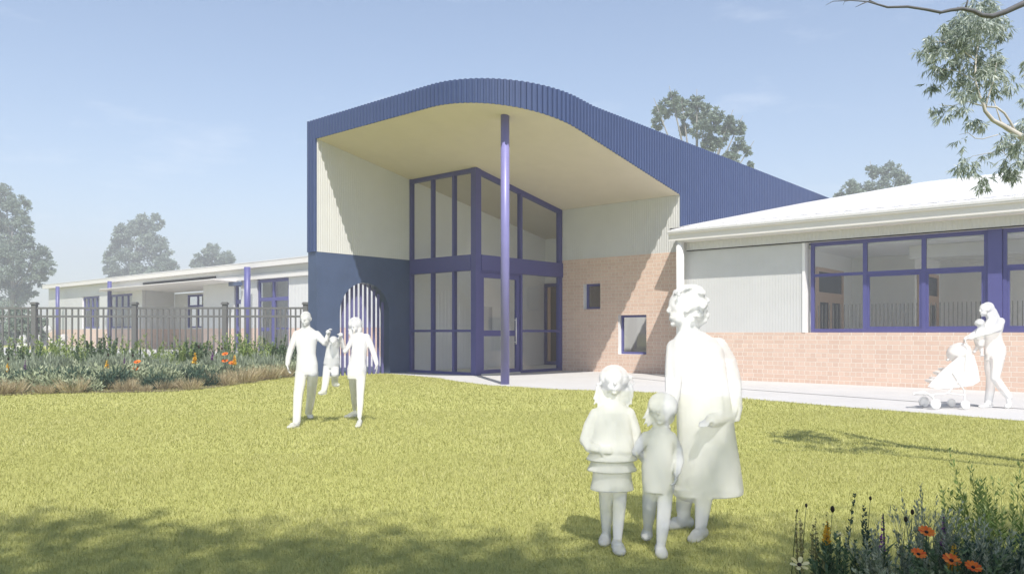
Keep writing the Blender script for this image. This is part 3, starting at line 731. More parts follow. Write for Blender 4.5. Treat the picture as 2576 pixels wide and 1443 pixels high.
def shrub_mesh(kind, seed):
    rng = np.random.default_rng(seed)
    if kind in ('sage', 'olive', 'dark', 'lav'):
        n = {'sage': 1150, 'olive': 900, 'dark': 1100, 'lav': 1000}[kind]
        rx, rz = {'sage': (.50, .50), 'olive': (.48, .42), 'dark': (.60, .46), 'lav': (.50, .62)}[kind]
        # lumpy: several small domes
        parts = []; dirs = []
        for k in range(9):
            a, r = rng.random() * 6.28, rng.random() ** .5 * rx * .75
            p, d = dome_points(n // 9, rng, rx * .5, rz * (.55 + .45 * rng.random()) * (1 - .35 * r / rx), .35)
            parts.append(p + np.array([r * math.cos(a), r * math.sin(a), 0])); dirs.append(d)
        P = np.vstack(parts); D = np.vstack(dirs) * .7 + rng.normal(size=P.shape) * .45 + np.array([0, 0, .55 if kind != 'lav' else 1.3])
        L_, W_ = {'sage': (.085, .032), 'olive': (.09, .022), 'dark': (.15, .022), 'lav': (.16, .018)}[kind]
        V = leaf_quads(P, D, L_ * (.6 + .8 * rng.random(len(P))), W_, rng)
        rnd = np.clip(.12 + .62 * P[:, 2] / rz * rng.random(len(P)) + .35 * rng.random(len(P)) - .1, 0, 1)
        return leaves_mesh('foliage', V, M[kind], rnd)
    if kind in ('lime', 'mid'):
        ns, h = (16, .95) if kind == 'lime' else (9, .95)
        Vs = []
        for k in range(ns):
            a, r = rng.random() * 6.28, rng.random() * .30
            b = np.array([r * math.cos(a), r * math.sin(a), 0]); lean = np.array([math.cos(a), math.sin(a), 0]) * (.12 + .25 * rng.random()) * (1.2 if kind == 'lime' else .5)
            hh = h * (.55 + .45 * rng.random()); m_ = 44 if kind == 'lime' else 90
            t = .12 + .88 * rng.random(m_); P = b + lean * (t ** 1.5)[:, None] * hh + np.array([0, 0, 1]) * (t * hh)[:, None]
            ang = rng.random(m_) * 6.28; D = np.stack([np.cos(ang), np.sin(ang), .9 + .5 * rng.random(m_)], 1)
            Vs.append(leaf_quads(P, D, (.13 if kind == 'lime' else .085) * (1.15 - .6 * t), .022 if kind == 'lime' else .034, rng))
            st = leaf_quads(b[None], (lean * hh + np.array([0, 0, hh]))[None], hh * 1.02, .014, rng); Vs.append(st)
        return leaves_mesh('foliage', np.vstack(Vs), M[kind])
    if kind == 'straw':
        n = 260; a = rng.random(n) * 6.28; r = rng.random(n) ** .5 * .22
        P = np.stack([r * np.cos(a), r * np.sin(a), 0 * a], 1)
        D = np.stack([np.cos(a) * .55, np.sin(a) * .55, .7 + .8 * rng.random(n)], 1) + rng.normal(size=(n, 3)) * .22
        return leaves_mesh('foliage', leaf_quads(P, D, .24 + .20 * rng.random(n), .010, rng, .06), M['straw'])

PROTO = {k: [shrub_mesh(k, 100 + 7 * i + sum(map(ord, k))) for i in range(3)] for k in ('sage', 'olive', 'dark', 'lav', 'lime', 'mid', 'straw')}
ORD = ['first', 'second', 'third', 'fourth', 'fifth', 'sixth', 'seventh', 'eighth', 'ninth', 'tenth', 'eleventh', 'twelfth', 'thirteenth', 'fourteenth', 'fifteenth', 'sixteenth', 'seventeenth', 'eighteenth', 'nineteenth', 'twentieth']
TENS = {2: 'twenty', 3: 'thirty', 4: 'forty', 5: 'fifty', 6: 'sixty'}
def ordinal(i):
    i += 1
    if i <= 20: return ORD[i - 1]
    if i % 10 == 0: return TENS[i // 10][:-1] + 'ieth'
    return TENS[i // 10] + '-' + ORD[i % 10 - 1]
def label_row(objs, base, tail, cat, group):
    for i, (u, o) in enumerate(sorted(objs, key=lambda q: q[0])):
        tag(o, f'{base}, {ordinal(i)} from the left {tail}', cat, group)

# ------------------------------------------------------------------ flower bed along the fence
FRONT = [(-160, 1003), (0, 996), (143, 990), (300, 988), (430, 986), (540, 976), (630, 963), (700, 953), (760, 946)]
def front_v(u):
    for (a, va), (b, vb) in zip(FRONT, FRONT[1:]):
        if u <= b: return va + (vb - va) * (u - a) / (b - a)
    return FRONT[-1][1]
def bed_pt(u, s):
    """s = 0 at the lawn edge, 1 just past the fence"""
    d0 = EYE * FPX / (front_v(u) - V0); d = d0 + (30.2 - d0) * s
    p = at(u, V0, d); return Vector((p.x, p.y, 0))
us = [-160, -60, 40, 143, 230, 300, 370, 430, 490, 540, 590, 630, 665, 700, 730, 760]
bedpoly = [bed_pt(u, 0).xy for u in us] + [bed_pt(u, 1).xy for u in (768, 600, 400, 200, 0, -160)]
mb = MB(); mb.face([(p[0], p[1], .018) for p in bedpoly]); tag(mb.build('flower_bed_ground', M['soil']), kind='structure')
rr = random.Random(5)
ROWS = [
  ('straw', 42, 0.00, 0.12, (.45, 1.05), 'tuft of dry brown grass', 'at the bed edge', 'grass tuft', 'dry grass tufts along the bed edge', 'grass_tuft'),
  ('sage', 52, 0.05, 0.55, (.9, 1.45), 'pale sage bushy shrub', 'in the flower bed', 'shrub', 'pale sage shrubs in the flower bed', 'sage_shrub'),
  ('dark', 26, 0.08, 0.45, (.8, 1.2), 'low dark green shrub', 'in the flower bed', 'shrub', 'dark green shrubs in the flower bed', 'dark_shrub'),
  ('olive', 22, 0.08, 0.60, (.7, 1.15), 'olive yellow low shrub', 'in the flower bed', 'shrub', 'olive shrubs in the flower bed', 'olive_shrub'),
  ('lav', 40, 0.30, 0.92, (1.0, 1.45), 'blue grey spiky shrub', 'in the flower bed', 'shrub', 'blue grey shrubs in the flower bed', 'lavender_shrub'),
  ('lime', 15, 0.50, 0.85, (1.05, 1.5), 'lime green leafy plant', 'before the fence', 'plant', 'lime green plants before the fence', 'leafy_plant'),
  ('mid', 18, 0.50, 0.85, (1.0, 1.4), 'dark green upright leafy stems', 'before the fence', 'plant', 'upright green plants before the fence', 'upright_plant')]
LIME_U = [110, 150, 180, 205, 385, 410, 440, 470, 585, 605, 630, 655, 690, 300, 20]
MID_U = [215, 232, 250, 262, 280, 455, 480, 500, 520, 345, 670, 690, 705, 718, 560, 60, 45, 15]
for kind, n, s0, s1, sc, base, tail, cat, grp, nm in ROWS:
    objs = []
    for i in range(n):
        u = -120 + (i + .15 + .7 * rr.random()) / n * 872
        if kind == 'lime': u = LIME_U[i]
        if kind == 'mid': u = MID_U[i]
        s = s0 + (s1 - s0) * rr.random()
        if u > 560 and kind in ('sage', 'dark', 'olive'): s = max(.22, s)
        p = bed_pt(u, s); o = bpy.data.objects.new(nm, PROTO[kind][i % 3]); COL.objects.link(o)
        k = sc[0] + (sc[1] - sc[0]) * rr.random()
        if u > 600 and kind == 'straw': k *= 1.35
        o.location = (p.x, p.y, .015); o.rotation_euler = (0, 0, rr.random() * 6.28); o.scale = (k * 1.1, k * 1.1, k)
        objs.append((u, o))
    label_row(objs, base, tail, cat, grp)

# flowering plants
def flower_daisy(root, m, r, h, lean, petals=11, zoff=0.):
    top = Vector((lean[0], lean[1], h))
    mb = MB(); mb.tube([(0, 0, 0), (lean[0] * .3, lean[1] * .3, h * .5), top], [.006, .005, .004], 6); o = mb.mesh('stem', M['mid']); so_ = bpy.data.objects.new('stem', o); COL.objects.link(so_); so_.parent = root
    Vs = []
    up = Vector((lean[0] * .8 - FWD.x * .45, lean[1] * .8 - FWD.y * .45, .85)).normalized(); a0 = up.orthogonal().normalized(); b0 = up.cross(a0)
    mb = MB()
    for k in range(petals):
        q = 2 * PI * k / petals; d = (a0 * math.cos(q) + b0 * math.sin(q)); s_ = up.cross(d); e = d * .9 + up * .28
        c = top
        for i in range(1):
            mb.face([c + d * r * .12 - s_ * r * .07, c + d * r * .12 + s_ * r * .07, c + e * r * .62 + s_ * r * .2, c + e * r * .92 + s_ * r * .15 - up * r * .04, c + e * r - up * r * .06, c + e * r * .92 - s_ * r * .15 - up * r * .04, c + e * r * .62 - s_ * r * .2], 0)
    me = mb.mesh('petals', m); a = me.attributes.new('rnd', 'FLOAT', 'FACE'); a.data.foreach_set('value', [rr.random() for _ in me.polygons])
    po = bpy.data.objects.new('petals', me); COL.objects.link(po); po.parent = root
    mb = MB(); mb.tube([top - up * r * .05, top + up * r * .14, top + up * r * .2], [r * .2, r * .19, r * .06], 10); co_ = bpy.data.objects.new('flower_centre', mb.mesh('flower_centre', M['seed'])); COL.objects.link(co_); co_.parent = root
def flower_spike(root, m, h, hs, r, n, seed):
    rng = np.random.default_rng(seed)
    mb = MB(); mb.tube([(0, 0, 0), (.01, .01, h * .5), (.0, .02, h)], [.007, .006, .003], 6); so_ = bpy.data.objects.new('stem', mb.mesh('stem', M['mid'])); COL.objects.link(so_); so_.parent = root
    t = rng.random(n); P = np.stack([0 * t, .02 * t, h - hs + t * hs], 1); a = rng.random(n) * 6.28
    D = np.stack([np.cos(a), np.sin(a), .5 + 0 * a], 1); k = r * (1.1 - .75 * t)
    V = leaf_quads(P, D, k * 1.3, k * .9, rng); fo = bpy.data.objects.new('florets', leaves_mesh('florets', V, m)); COL.objects.link(fo); fo.parent = root
    n2 = 36; t = rng.random(n2) * (h - hs); P = np.stack([0 * t, 0 * t, t], 1); a = rng.random(n2) * 6.28
    V = leaf_quads(P, np.stack([np.cos(a), np.sin(a), .8 + 0 * a], 1), .07 + .05 * rng.random(n2), .018, rng); lo = bpy.data.objects.new('leaves', leaves_mesh('leaves', V, M['mid'])); COL.objects.link(lo); lo.parent = root
def seed_stem(root, h, r):
    mb = MB(); mb.tube([(0, 0, 0), (.02, 0, h * .6), (.03, .01, h)], [.0026, .002, .0015] if r < .02 else [.005, .004, .003], 6); so_ = bpy.data.objects.new('stem', mb.mesh('stem', M['mid'])); COL.objects.link(so_); so_.parent = root
    mb = MB(); mb.tube([(.03, .01, h - r), (.03, .01, h), (.03, .01, h + r * 1.2), (.03, .01, h + r * 2)], [r * .5, r, r * .9, r * .3], 10); so_ = bpy.data.objects.new('seed_head', mb.mesh('seed_head', M['seed'])); COL.objects.link(so_); so_.parent = root
def plant_at(name, u, v, dist, label, cat, grp):
    p = at(u, v, dist); e = empty(name, (p.x, p.y, .01)); tag(e, label, cat, grp); return e, p.z
BACK = [('o', 345, 912, 24), ('o', 342, 929, 21.5), ('o', 567, 892, 25), ('o', 565, 909, 23.5), ('r', 584, 914, 23),
        ('y', 18, 915, 24), ('y', 268, 906, 25), ('y', 489, 888, 27), ('y', 589, 894, 25.5),
        ('p', 62, 907, 25), ('p', 311, 899, 26), ('p', 534, 880, 27),
        ('s', 19, 904, 25), ('s', 270, 894, 26), ('s', 332, 896, 26), ('s', 498, 874, 27), ('s', 556, 878, 27)]
WHERE = {('o', 345): 'orange daisy above another orange daisy, left middle of the flower bed', ('o', 342): 'lower orange daisy beneath another one, left middle of the flower bed', ('o', 567): 'topmost orange daisy of the three clustered before the fence', ('o', 565): 'middle orange daisy of the cluster of three before the fence', ('r', 584): 'red orange daisy, lowest and rightmost of the cluster of three before the fence',
 ('y', 18): 'yellow flower spike at the far left of the flower bed', ('y', 268): 'yellow flower spike left of the second fence post in view', ('y', 489): 'yellow flower spike left of the third fence post in view', ('y', 589): 'yellow flower spike just right of the orange daisies',
 ('p', 62): 'purple flower spike near the leftmost fence post', ('p', 311): 'purple flower spike near the middle fence post', ('p', 534): 'purple flower spike left of the orange daisy cluster',
 ('s', 19): 'dark seed head above the leftmost yellow spike', ('s', 270): 'dark seed head above the second yellow spike from the left', ('s', 332): 'small dark seed head right of the middle purple spike', ('s', 498): 'dark seed head above the third yellow spike from the left', ('s', 556): 'small dark seed head above the orange daisy cluster'}
def put_flower(k, u, v, d, lab, big=1.):
    if k in 'orw':
        e, h = plant_at('daisy', u, v, d, lab, 'flower', 'daisies in the beds'); flower_daisy(e, M['orange'] if k in 'or' else M['paleyellow'], .105 * big if d > 10 else .048 * big, h, (.02 * rr.uniform(-1, 1), .02 * rr.uniform(-1, 1)), 11 if k != 'w' else 6)
    elif k in 'yp':
        e, h = plant_at('flower_spike', u, v, d, lab, 'flower', ('yellow' if k == 'y' else 'purple') + ' flower spikes in the beds'); flower_spike(e, M['yellow'] if k == 'y' else M['purple'], h, (.30 if d > 10 else .17) * big, (.065 if k == 'y' else .04) * (1 if d > 10 else .42), 70, int(u) + 3)
    else:
        e, h = plant_at('seed_head_stem', u, v, d, lab, 'seed head', 'dark seed heads on thin stems'); seed_stem(e, h, .028 if d > 10 else .0075 * big)
for k, u, v, d in BACK: put_flower(k, u, v, min(d, 20.6 if u < 500 else 22.2), WHERE[(k, u)], 1.0)

# ------------------------------------------------------------------ near bed at the lower right
def near(name, kind, u, d, k, lab, cat, idx=0, grp=None):
    p = at(u, V0, d); o = bpy.data.objects.new(name, PROTO[kind][idx % 3]); COL.objects.link(o)
    o.location = (p.x, p.y, 0); o.scale = (k, k, k); o.rotation_euler = (0, 0, rr.random() * 6.28); tag(o, lab, cat, grp); return o
def scaled_proto(kind, seed, f):
    return shrub_mesh(kind, seed)
NEAR = []
def near_leafy(name, u, d, h, w_, ns, m, ll, lw_, lab, cat, seed, per=60, up=.9):
    """several leafy stems growing from one root, tip height h"""
    rng = np.random.default_rng(seed); p = at(u, V0, d); Vs = []
    for k in range(ns):
        a, r = rng.random() * 6.28, rng.random() ** .5
        b = np.array([.10 * r * math.cos(a), .10 * r * math.sin(a), 0]); top = np.array([w_ * r * math.cos(a), w_ * r * math.sin(a), h * 1.12 * (1 - .4 * r * rng.random()) * (.68 + .32 * rng.random())])
        t = .1 + .9 * rng.random(per); P = b + (top - b) * t[:, None]; P[:, 2] += np.sin(t * 3) * .02; ang = rng.random(per) * 6.28
        ax = top / np.linalg.norm(top); D = np.stack([np.cos(ang), np.sin(ang), 0 * ang], 1) * .75 + ax * up
        Vs.append(leaf_quads(P, D, ll * (1.2 - .7 * t) * (.7 + .6 * rng.random(per)), lw_, rng, .05)); Vs.append(leaf_quads(b[None], (top - b)[None], np.linalg.norm(top - b), .007, rng))
    o = bpy.data.objects.new(name, leaves_mesh('foliage', np.vstack(Vs), m)); COL.objects.link(o); o.location = (p.x, p.y, 0); tag(o, lab, cat); return o
near_leafy('leafy_plant', 2535, 4.35, .70, .30, 26, M['lime'], .065, .010, 'tall bright green plant with narrow leaves in the near right corner', 'plant', 1, 46)
near_leafy('leafy_plant', 2440, 4.5, .60, .20, 14, M['lime'], .06, .010, 'bright green narrow leaved plant left of the tallest one in the corner', 'plant', 2, 40)
near_leafy('silver_shrub', 2330, 4.3, .50, .22, 30, M['lav'], .05, .007, 'silvery twiggy shrub left of the bright green corner plants', 'shrub', 3, 50, 1.4)
near_leafy('silver_shrub', 2480, 4.05, .42, .30, 40, M['lav'], .05, .008, 'blue grey shrub below the bright green corner plants', 'shrub', 4, 54, 1.2)
near_leafy('silver_shrub', 2230, 4.15, .34, .22, 30, M['lav'], .045, .007, 'blue grey shrub behind the purple flower spike of the near bed', 'shrub', 5, 50, 1.3)
near_leafy('green_shrub', 2400, 3.95, .33, .30, 34, M['mid'], .05, .012, 'dark green leafy shrub under the orange daisies of the near bed', 'shrub', 6, 50)
near_leafy('green_shrub', 2110, 4.2, .30, .16, 16, M['mid'], .045, .012, 'dark green leafy shrub beneath the yellow spike of the near bed', 'shrub', 7, 44)
near_leafy('green_shrub', 2560, 3.95, .36, .28, 34, M['dark'], .05, .011, 'deep green shrub at the lower right corner of the near bed', 'shrub', 8, 50)
near_leafy('brown_bush', 2040, 4.35, .42, .12, 12, M['olive'], .022, .012, 'sparse brown seeding bush at the left end of the near bed', 'bush', 9, 40)
near_leafy('dark_spire_plant', 2163, 4.35, .56, .03, 3, M['dark'], .03, .012, 'tall thin dark green spire in the near bed', 'plant', 10, 90)
near_leafy('green_shrub', 2270, 3.95, .24, .24, 26, M['sage'], .04, .012, 'pale sage shrub below the silvery shrub of the near bed', 'shrub', 12, 46)
for k, u, v, d, lab, big in (
    ('o', 2330, 1342, 4.1, 'orange daisy highest of the near bed, before the silvery shrub', 1.0), ('o', 2320, 1400, 3.95, 'orange daisy below the highest one in the near bed', .9), ('r', 2381, 1415, 3.9, 'red orange daisy lowest and largest of the near bed', 1.05), ('o', 2445, 1433, 3.85, 'orange daisy cut by the bottom edge of the photo', .95),
    ('w', 2017, 1425, 4.0, 'large pale yellow daisy at the lower left of the near bed', 1.2), ('w', 2112, 1348, 4.3, 'small pale yellow daisy left of the dark green spire', .5),
    ('y', 2079, 1318, 4.3, 'yellow flower spike at the left of the near bed', .8), ('y', 2398, 1375, 4.0, 'yellow flower spike between the orange daisies of the near bed', .8), ('p', 2219, 1297, 4.2, 'purple flower spike of the near bed', 1.2), ('p', 2372, 1305, 4.2, 'purple flower spike beside the silvery shrub', 1.0),
    ('s', 2079, 1285, 4.4, 'dark seed head above the yellow spike of the near bed', 1.6), ('s', 2013, 1275, 4.4, 'small dark seed head at the far left of the near bed', 1.), ('s', 2174, 1257, 4.4, 'dark seed head beside the top of the dark spire', 1.), ('s', 2279, 1292, 4.3, 'round brown seed head left of the silvery shrub', 1.3), ('s', 2262, 1310, 4.2, 'dark seed head right of the purple spike', 1.3), ('s', 1990, 1288, 4.4, 'small dark seed head leftmost of all in the near bed', .8)):
    put_flower(k, u, v, d, lab, big)

# ------------------------------------------------------------------ lawn blades
def in_poly(x, y, poly):
    c = np.zeros(len(x), bool); n = len(poly)
    for i in range(n):
        x0, y0 = poly[i]; x1, y1 = poly[(i + 1) % n]
        k = ((y0 > y) != (y1 > y)) & (x < (x1 - x0) * (y - y0) / ((y1 - y0) or 1e-9) + x0); c ^= k
    return c
def lawn_blades():
    rng = np.random.default_rng(3); Vs = []; Rn = []
    for d0, d1, dens, wd, ln in ((3.4, 6, 8200, .0042, .038), (6, 9, 5600, .0055, .038), (9, 14, 2800, .008, .040), (14, 28, 800, .016, .045)):
        n = int(1.05 * 2 * (d1 * d1 - d0 * d0) / 2 * dens)
        d = np.sqrt(d0 * d0 + (d1 * d1 - d0 * d0) * rng.random(n)); l = d * 1.05 * (2 * rng.random(n) - 1)
        x = l * CA - d * SA; y = l * SA + d * CA
        ok = ~(in_poly(x, y, [(p[0], p[1] + .05) for p in edge[:1]] + [(a, b + .02) for a, b in edge] + [(14, 40), (-12, 40), (-40, 40), (-21.15, YF)][:4]))
        ok &= ~((x < -13) & (y > 14.45) & (x > -21.2) & (y > 17.2)) & ~((x < -20.66) & (x > -21.17) & (y > YF)) & ~((x < -21) & (d > 27))
        x, y, d = x[ok], y[ok], d[ok]; n = len(x)
        a = rng.random(n) * 6.28; lean = .25 + .75 * rng.random(n)
        P = np.stack([x, y, 0 * x], 1); D = unit(np.stack([np.cos(a) * lean, np.sin(a) * lean, .75 + .0 * a], 1)); S = np.stack([-np.sin(a), np.cos(a), 0 * a], 1)
        clump = .5 + .5 * np.sin(x * 2.1 + 1.3 * np.sin(y * 1.7)) * np.sin(y * 2.4 + 1.1 * np.sin(x * 1.9)); L_ = (ln * (.55 + .9 * rng.random(n)) * (.8 + .35 * clump))[:, None]
        V = np.empty((n, 3, 3)); V[:, 0] = P - S * wd * .5; V[:, 1] = P + S * wd * .5; V[:, 2] = P + D * L_
        Vs.append(V.reshape(-1, 3)); Rn.append(np.clip(.7 * rng.random(n) + .3 * clump * rng.random(n) + .06 * rng.normal(size=n), 0, 1))
    V = np.vstack(Vs); me = np_mesh('lawn_grass', V, np.arange(len(V)).reshape(-1, 3), M['grassblade'], np.concatenate(Rn))
    tag(link('lawn_grass', me), kind='stuff')
lawn_blades()

# ------------------------------------------------------------------ trees
def px_lobes(lobes, fx, fy, k, ox, oy): return [(ox + x * k, oy + y * k, r * k) for x, y, r in lobes]
def far_tree(name, label, u, dist, lobes, seed, leaf=.55, dens=1., limbs=True, grp='tall trees beyond the roofs', tr=.55):
    """lobes: (u, v, radius) as seen, in pixels; each gets its own distance so that the crown is round"""
    rng = np.random.default_rng(seed); root = empty(name, (0, 0, 0)); b = at(u, V0, dist); root.location = (b.x, b.y, 0); tag(root, label, 'tree', grp)
    uw = [l[0] for l in lobes]; half = (max(uw) - min(uw)) / 2 * dist / FPX
    Vs, Rn, cs = [], [], []
    for (lu, lv, lr) in lobes:
        r = lr * dist / FPX; off = rng.uniform(-.55, .55) * half
        c = np.array(at(lu, lv, dist + off)); cs.append((c, r)); nc = max(8, int(15 * dens))
        sub = unit(rng.normal(size=(nc, 3))) * (r * (.45 + .5 * rng.random(nc)))[:, None]
        for q in sub:
            n = int(np.clip(34 * dens * (r / leaf / 3.2) ** 1.3, 14, 130)); e = unit(rng.normal(size=(n, 3))) * (r * .36 * rng.random(n) ** .5)[:, None] * np.array([1, 1, .75])
            P = c + q + e; D = rng.normal(size=(n, 3)) * .7 + unit(q[None] + e) + np.array([0, 0, -.25])
            Vs.append(leaf_quads(P, D, leaf * (.5 + .8 * rng.random(n)), leaf * .55, rng))
            Rn.append(np.clip(.2 + .55 * rng.random(n) + .3 * (rng.random() - .5), 0, 1))
    link('crown', leaves_mesh('crown', np.vstack(Vs), M['treeleaf'], np.concatenate(Rn)), root)
    mb = MB(); vt = min(l[1] for l in lobes); topz = at(u, vt, dist).z
    bz = Vector((b.x, b.y, 0)); mb.tube([bz, bz + Vector((.2, .1, topz * .3)), bz + Vector((-.3, .2, topz * .62)), bz + Vector((.1, 0, topz * .85))], [tr, tr * .75, tr * .5, tr * .15], 10); link('trunk', mb.mesh('trunk', M['farbark']), root)
    if limbs:
        for c, r in cs[::2]:
            mb = MB(); h = min(max(c[2] * .62, topz * .25), topz * .7); a = bz + Vector((0, 0, h)); cc = Vector(c); m_ = a.lerp(cc, .5) + Vector((0, 0, -.6))
            mb.tube([a, m_, cc + (cc - m_) * .25], [tr * .42, tr * .26, tr * .06], 7); link('limb', mb.mesh('limb', M['farbark']), root)
    return root
Z1 = lambda L_: [(x * .4208, 433.7 + y * .4208, r * .4208) for x, y, r in L_]
far_tree('gum_tree', 'tall pale tree at the far left edge rising behind the fence', 30, 165, Z1([(30, 150, 80), (120, 190, 60), (30, 280, 100), (140, 310, 55), (60, 400, 110), (150, 410, 50), (235, 500, 70), (285, 580, 48), (180, 560, 80), (60, 540, 120), (110, 650, 90), (40, 740, 100), (150, 730, 60), (220, 630, 50), (-60, 300, 120), (-60, 500, 140), (-70, 700, 140)]), 21, .55, 1.3)
far_tree('bushy_tree', 'low dark bushy tree before the boundary fence at far left', 45, 82, Z1([(40, 880, 75), (110, 860, 60), (180, 880, 60), (235, 900, 55), (80, 950, 70), (170, 960, 60), (-30, 900, 90), (250, 960, 40)]), 22, .3, 1.1, False)
far_tree('round_tree', 'broad rounded tree behind the long wing, middle of the left three', 350, 235, Z1([(870, 300, 70), (940, 300, 45), (800, 340, 55), (730, 360, 50), (800, 410, 90), (920, 400, 75), (690, 440, 50), (960, 470, 60), (655, 510, 38), (1000, 530, 50), (750, 540, 95), (880, 540, 100), (660, 590, 40), (960, 580, 70), (1035, 560, 30), (820, 620, 90), (700, 640, 60), (950, 650, 80)]), 23, .8, 1.4)
far_tree('round_tree', 'small dome shaped tree above the long wing roof near the tall hall', 532, 240, Z1([(1270, 475, 48), (1210, 500, 42), (1335, 500, 48), (1175, 545, 35), (1290, 540, 60), (1375, 530, 30), (1230, 560, 50), (1330, 580, 60), (1200, 600, 50), (1270, 630, 60)]), 24, .8, 1.4)
far_tree('gum_tree', 'open limbed tree behind the curved navy parapet', 1752, 100, [(1517.8 + x * .22834, 190.8 + y * .22834, r * .27) for x, y, r in [(760, 260, 70), (850, 310, 70), (1030, 290, 65), (690, 360, 75), (610, 390, 50), (600, 520, 55), (1040, 390, 95), (1130, 370, 50), (880, 410, 75), (1250, 430, 70), (1385, 500, 45), (1200, 540, 85), (1480, 565, 60), (1535, 600, 38), (1100, 620, 95), (900, 590, 55), (1350, 630, 85), (1500, 740, 55), (1590, 830, 36), (1250, 760, 75), (1400, 860, 70), (1060, 500, 80), (1440, 930, 60), (1620, 985, 24), (1150, 760, 70)]], 25, .36, 1.35)
far_tree('round_tree', 'rounded tree between the navy parapet and the white roof', 2210, 140, [(1994.8 + x * .3607, y * .3607, r * .3607) for x, y, r in [(545, 1185, 36), (670, 1175, 44), (740, 1200, 46), (600, 1240, 60), (700, 1260, 66), (420, 1300, 40), (470, 1330, 50), (560, 1310, 60), (375, 1340, 40), (325, 1375, 36), (780, 1260, 32), (430, 1370, 60), (640, 1340, 70), (740, 1320, 60)]], 26, .48, 1.25)

# near gum tree on the right, its trunk out of the picture
gum = empty('drooping_gum_tree', (0, 0, 0)); gb = at(3350, V0, 6.2); gum.location = (gb.x, gb.y, 0)
tag(gum, 'pale limbed gum tree with drooping narrow leaves hanging in from the right edge', 'tree')
Q = lambda x, y, d=7.6: at(1994.8 + x * .3607, y * .3607, d)
mb = MB(); B0 = Vector((gb.x, gb.y, 0)); F1 = Q(1760, 1130)
C1 = B0 + UP * 2.4 + FWD * .3
tp = [B0 * (1 - t) ** 2 + C1 * (2 * t * (1 - t)) + F1 * t * t for t in [k / 14 for k in range(15)]]
mb.tube(tp, [.15 - .085 * k / 14 for k in range(15)], 14); link('trunk', mb.mesh('trunk', M['bark']), gum)
def limb(pts, rad, m='bark', nm='limb'):
    mb = MB(); mb.tube(pts, rad, 8); link(nm, mb.mesh(nm, M[m]), gum)
limb([tp[11], (tp[13] + Q(1850, 700)) / 2, Q(1850, 350), Q(1880, -300), Q(1860, -900)], [.075, .065, .05, .035, .012])
limb([F1, Q(1640, 985), Q(1560, 935), Q(1470, 880), Q(1395, 840), Q(1340, 775), Q(1330, 735), Q(1300, 670), Q(1270, 560), Q(1275, 420, 7.7), Q(1300, 250, 7.75), Q(1310, 60, 7.75)], [0.0462, 0.0357, 0.0294, 0.0231, 0.0189, 0.0168, 0.0151, 0.0134, 0.0101, 0.0076, 0.0055, 0.0025])
limb([Q(1340, 745), Q(1420, 748), Q(1475, 790), Q(1515, 850), Q(1560, 935)], [0.0084, 0.0092, 0.0101, 0.0109, 0.0126])
limb([Q(1330, 740), Q(1280, 728), Q(1225, 712), Q(1180, 690)], [0.0076, 0.0059, 0.0042, 0.0017])
limb([Q(1400, 700), Q(1430, 790), Q(1450, 850), Q(1540, 915)], [0.0034, 0.0063, 0.0076, 0.0126])
limb([Q(1340, 760), Q(1360, 680), Q(1400, 560), Q(1420, 440, 7.5)], [0.0105, 0.0084, 0.0059, 0.0025])
limb([Q(1430, 940), Q(1320, 970), Q(1270, 965), Q(1220, 925), Q(1160, 940)], [0.0050, 0.0042, 0.0038, 0.0029, 0.0013])
limb([Q(1600, 1000), Q(1520, 1010), Q(1460, 1050), Q(1330, 1075), Q(1250, 1090), Q(1200, 1130)], [0.0084, 0.0050, 0.0042, 0.0029, 0.0025, 0.0013])
limb([Q(1460, 1050), Q(1510, 1110), Q(1520, 1180)], [0.0038, 0.0025, 0.0013])
limb([Q(1270, 420), Q(1150, 330), Q(1040, 290), Q(970, 290)], [0.0067, 0.0050, 0.0034, 0.0013]); limb([Q(1270, 560), Q(1150, 500), Q(1060, 480), Q(1000, 520)], [0.0059, 0.0042, 0.0029, 0.0013]); limb([Q(1225, 712), Q(1100, 740), Q(1010, 730)], [0.0029, 0.0025, 0.0008])

# the tree beside the viewer: its bare branch reaches across the top right corner, the unseen trunk and crown are added to shade the near lawn
btree = empty('added_shade_tree', (0, 0, 0)); bq = RIGHT * 8.2 + FWD * -5.0; btree.location = (bq.x, bq.y, 0)
tag(btree, 'bare dark branch reaching across the top right corner from an unseen tree added for shade', 'tree')
def cw(x, d, z): v = RIGHT * x + FWD * d; return Vector((v.x, v.y, z))
def tlimb(pts, rad, nm='limb', m='twig'):
    mb = MB(); mb.tube(pts, rad, 10); link(nm, mb.mesh(nm, M[m]), btree)
tlimb([cw(8.2, -5, 0), cw(8.2, -4.9, 3), cw(7.6, -5.2, 7), cw(6.5, -6, 10.5), cw(4.5, -7, 13.5)], [.42, .36, .30, .22, .10], 'trunk', 'darkbark')
tlimb([cw(7.4, -5.4, 8), cw(3.5, -6.2, 11.6), cw(-1.5, -7.0, 13.4), cw(-5.5, -7.5, 14)], [.16, .11, .07, .03]); tlimb([cw(6.6, -6, 10.5), cw(4, -7.5, 13), cw(1, -8.5, 14.5)], [.12, .08, .03]); tlimb([cw(6.4, -6.2, 11), cw(1, -8.6, 13.2), cw(-4, -9.5, 14.8)], [.12, .08, .03])
Q9 = lambda x, y: at(1994.8 + x * .3607, y * .3607, 6.6)
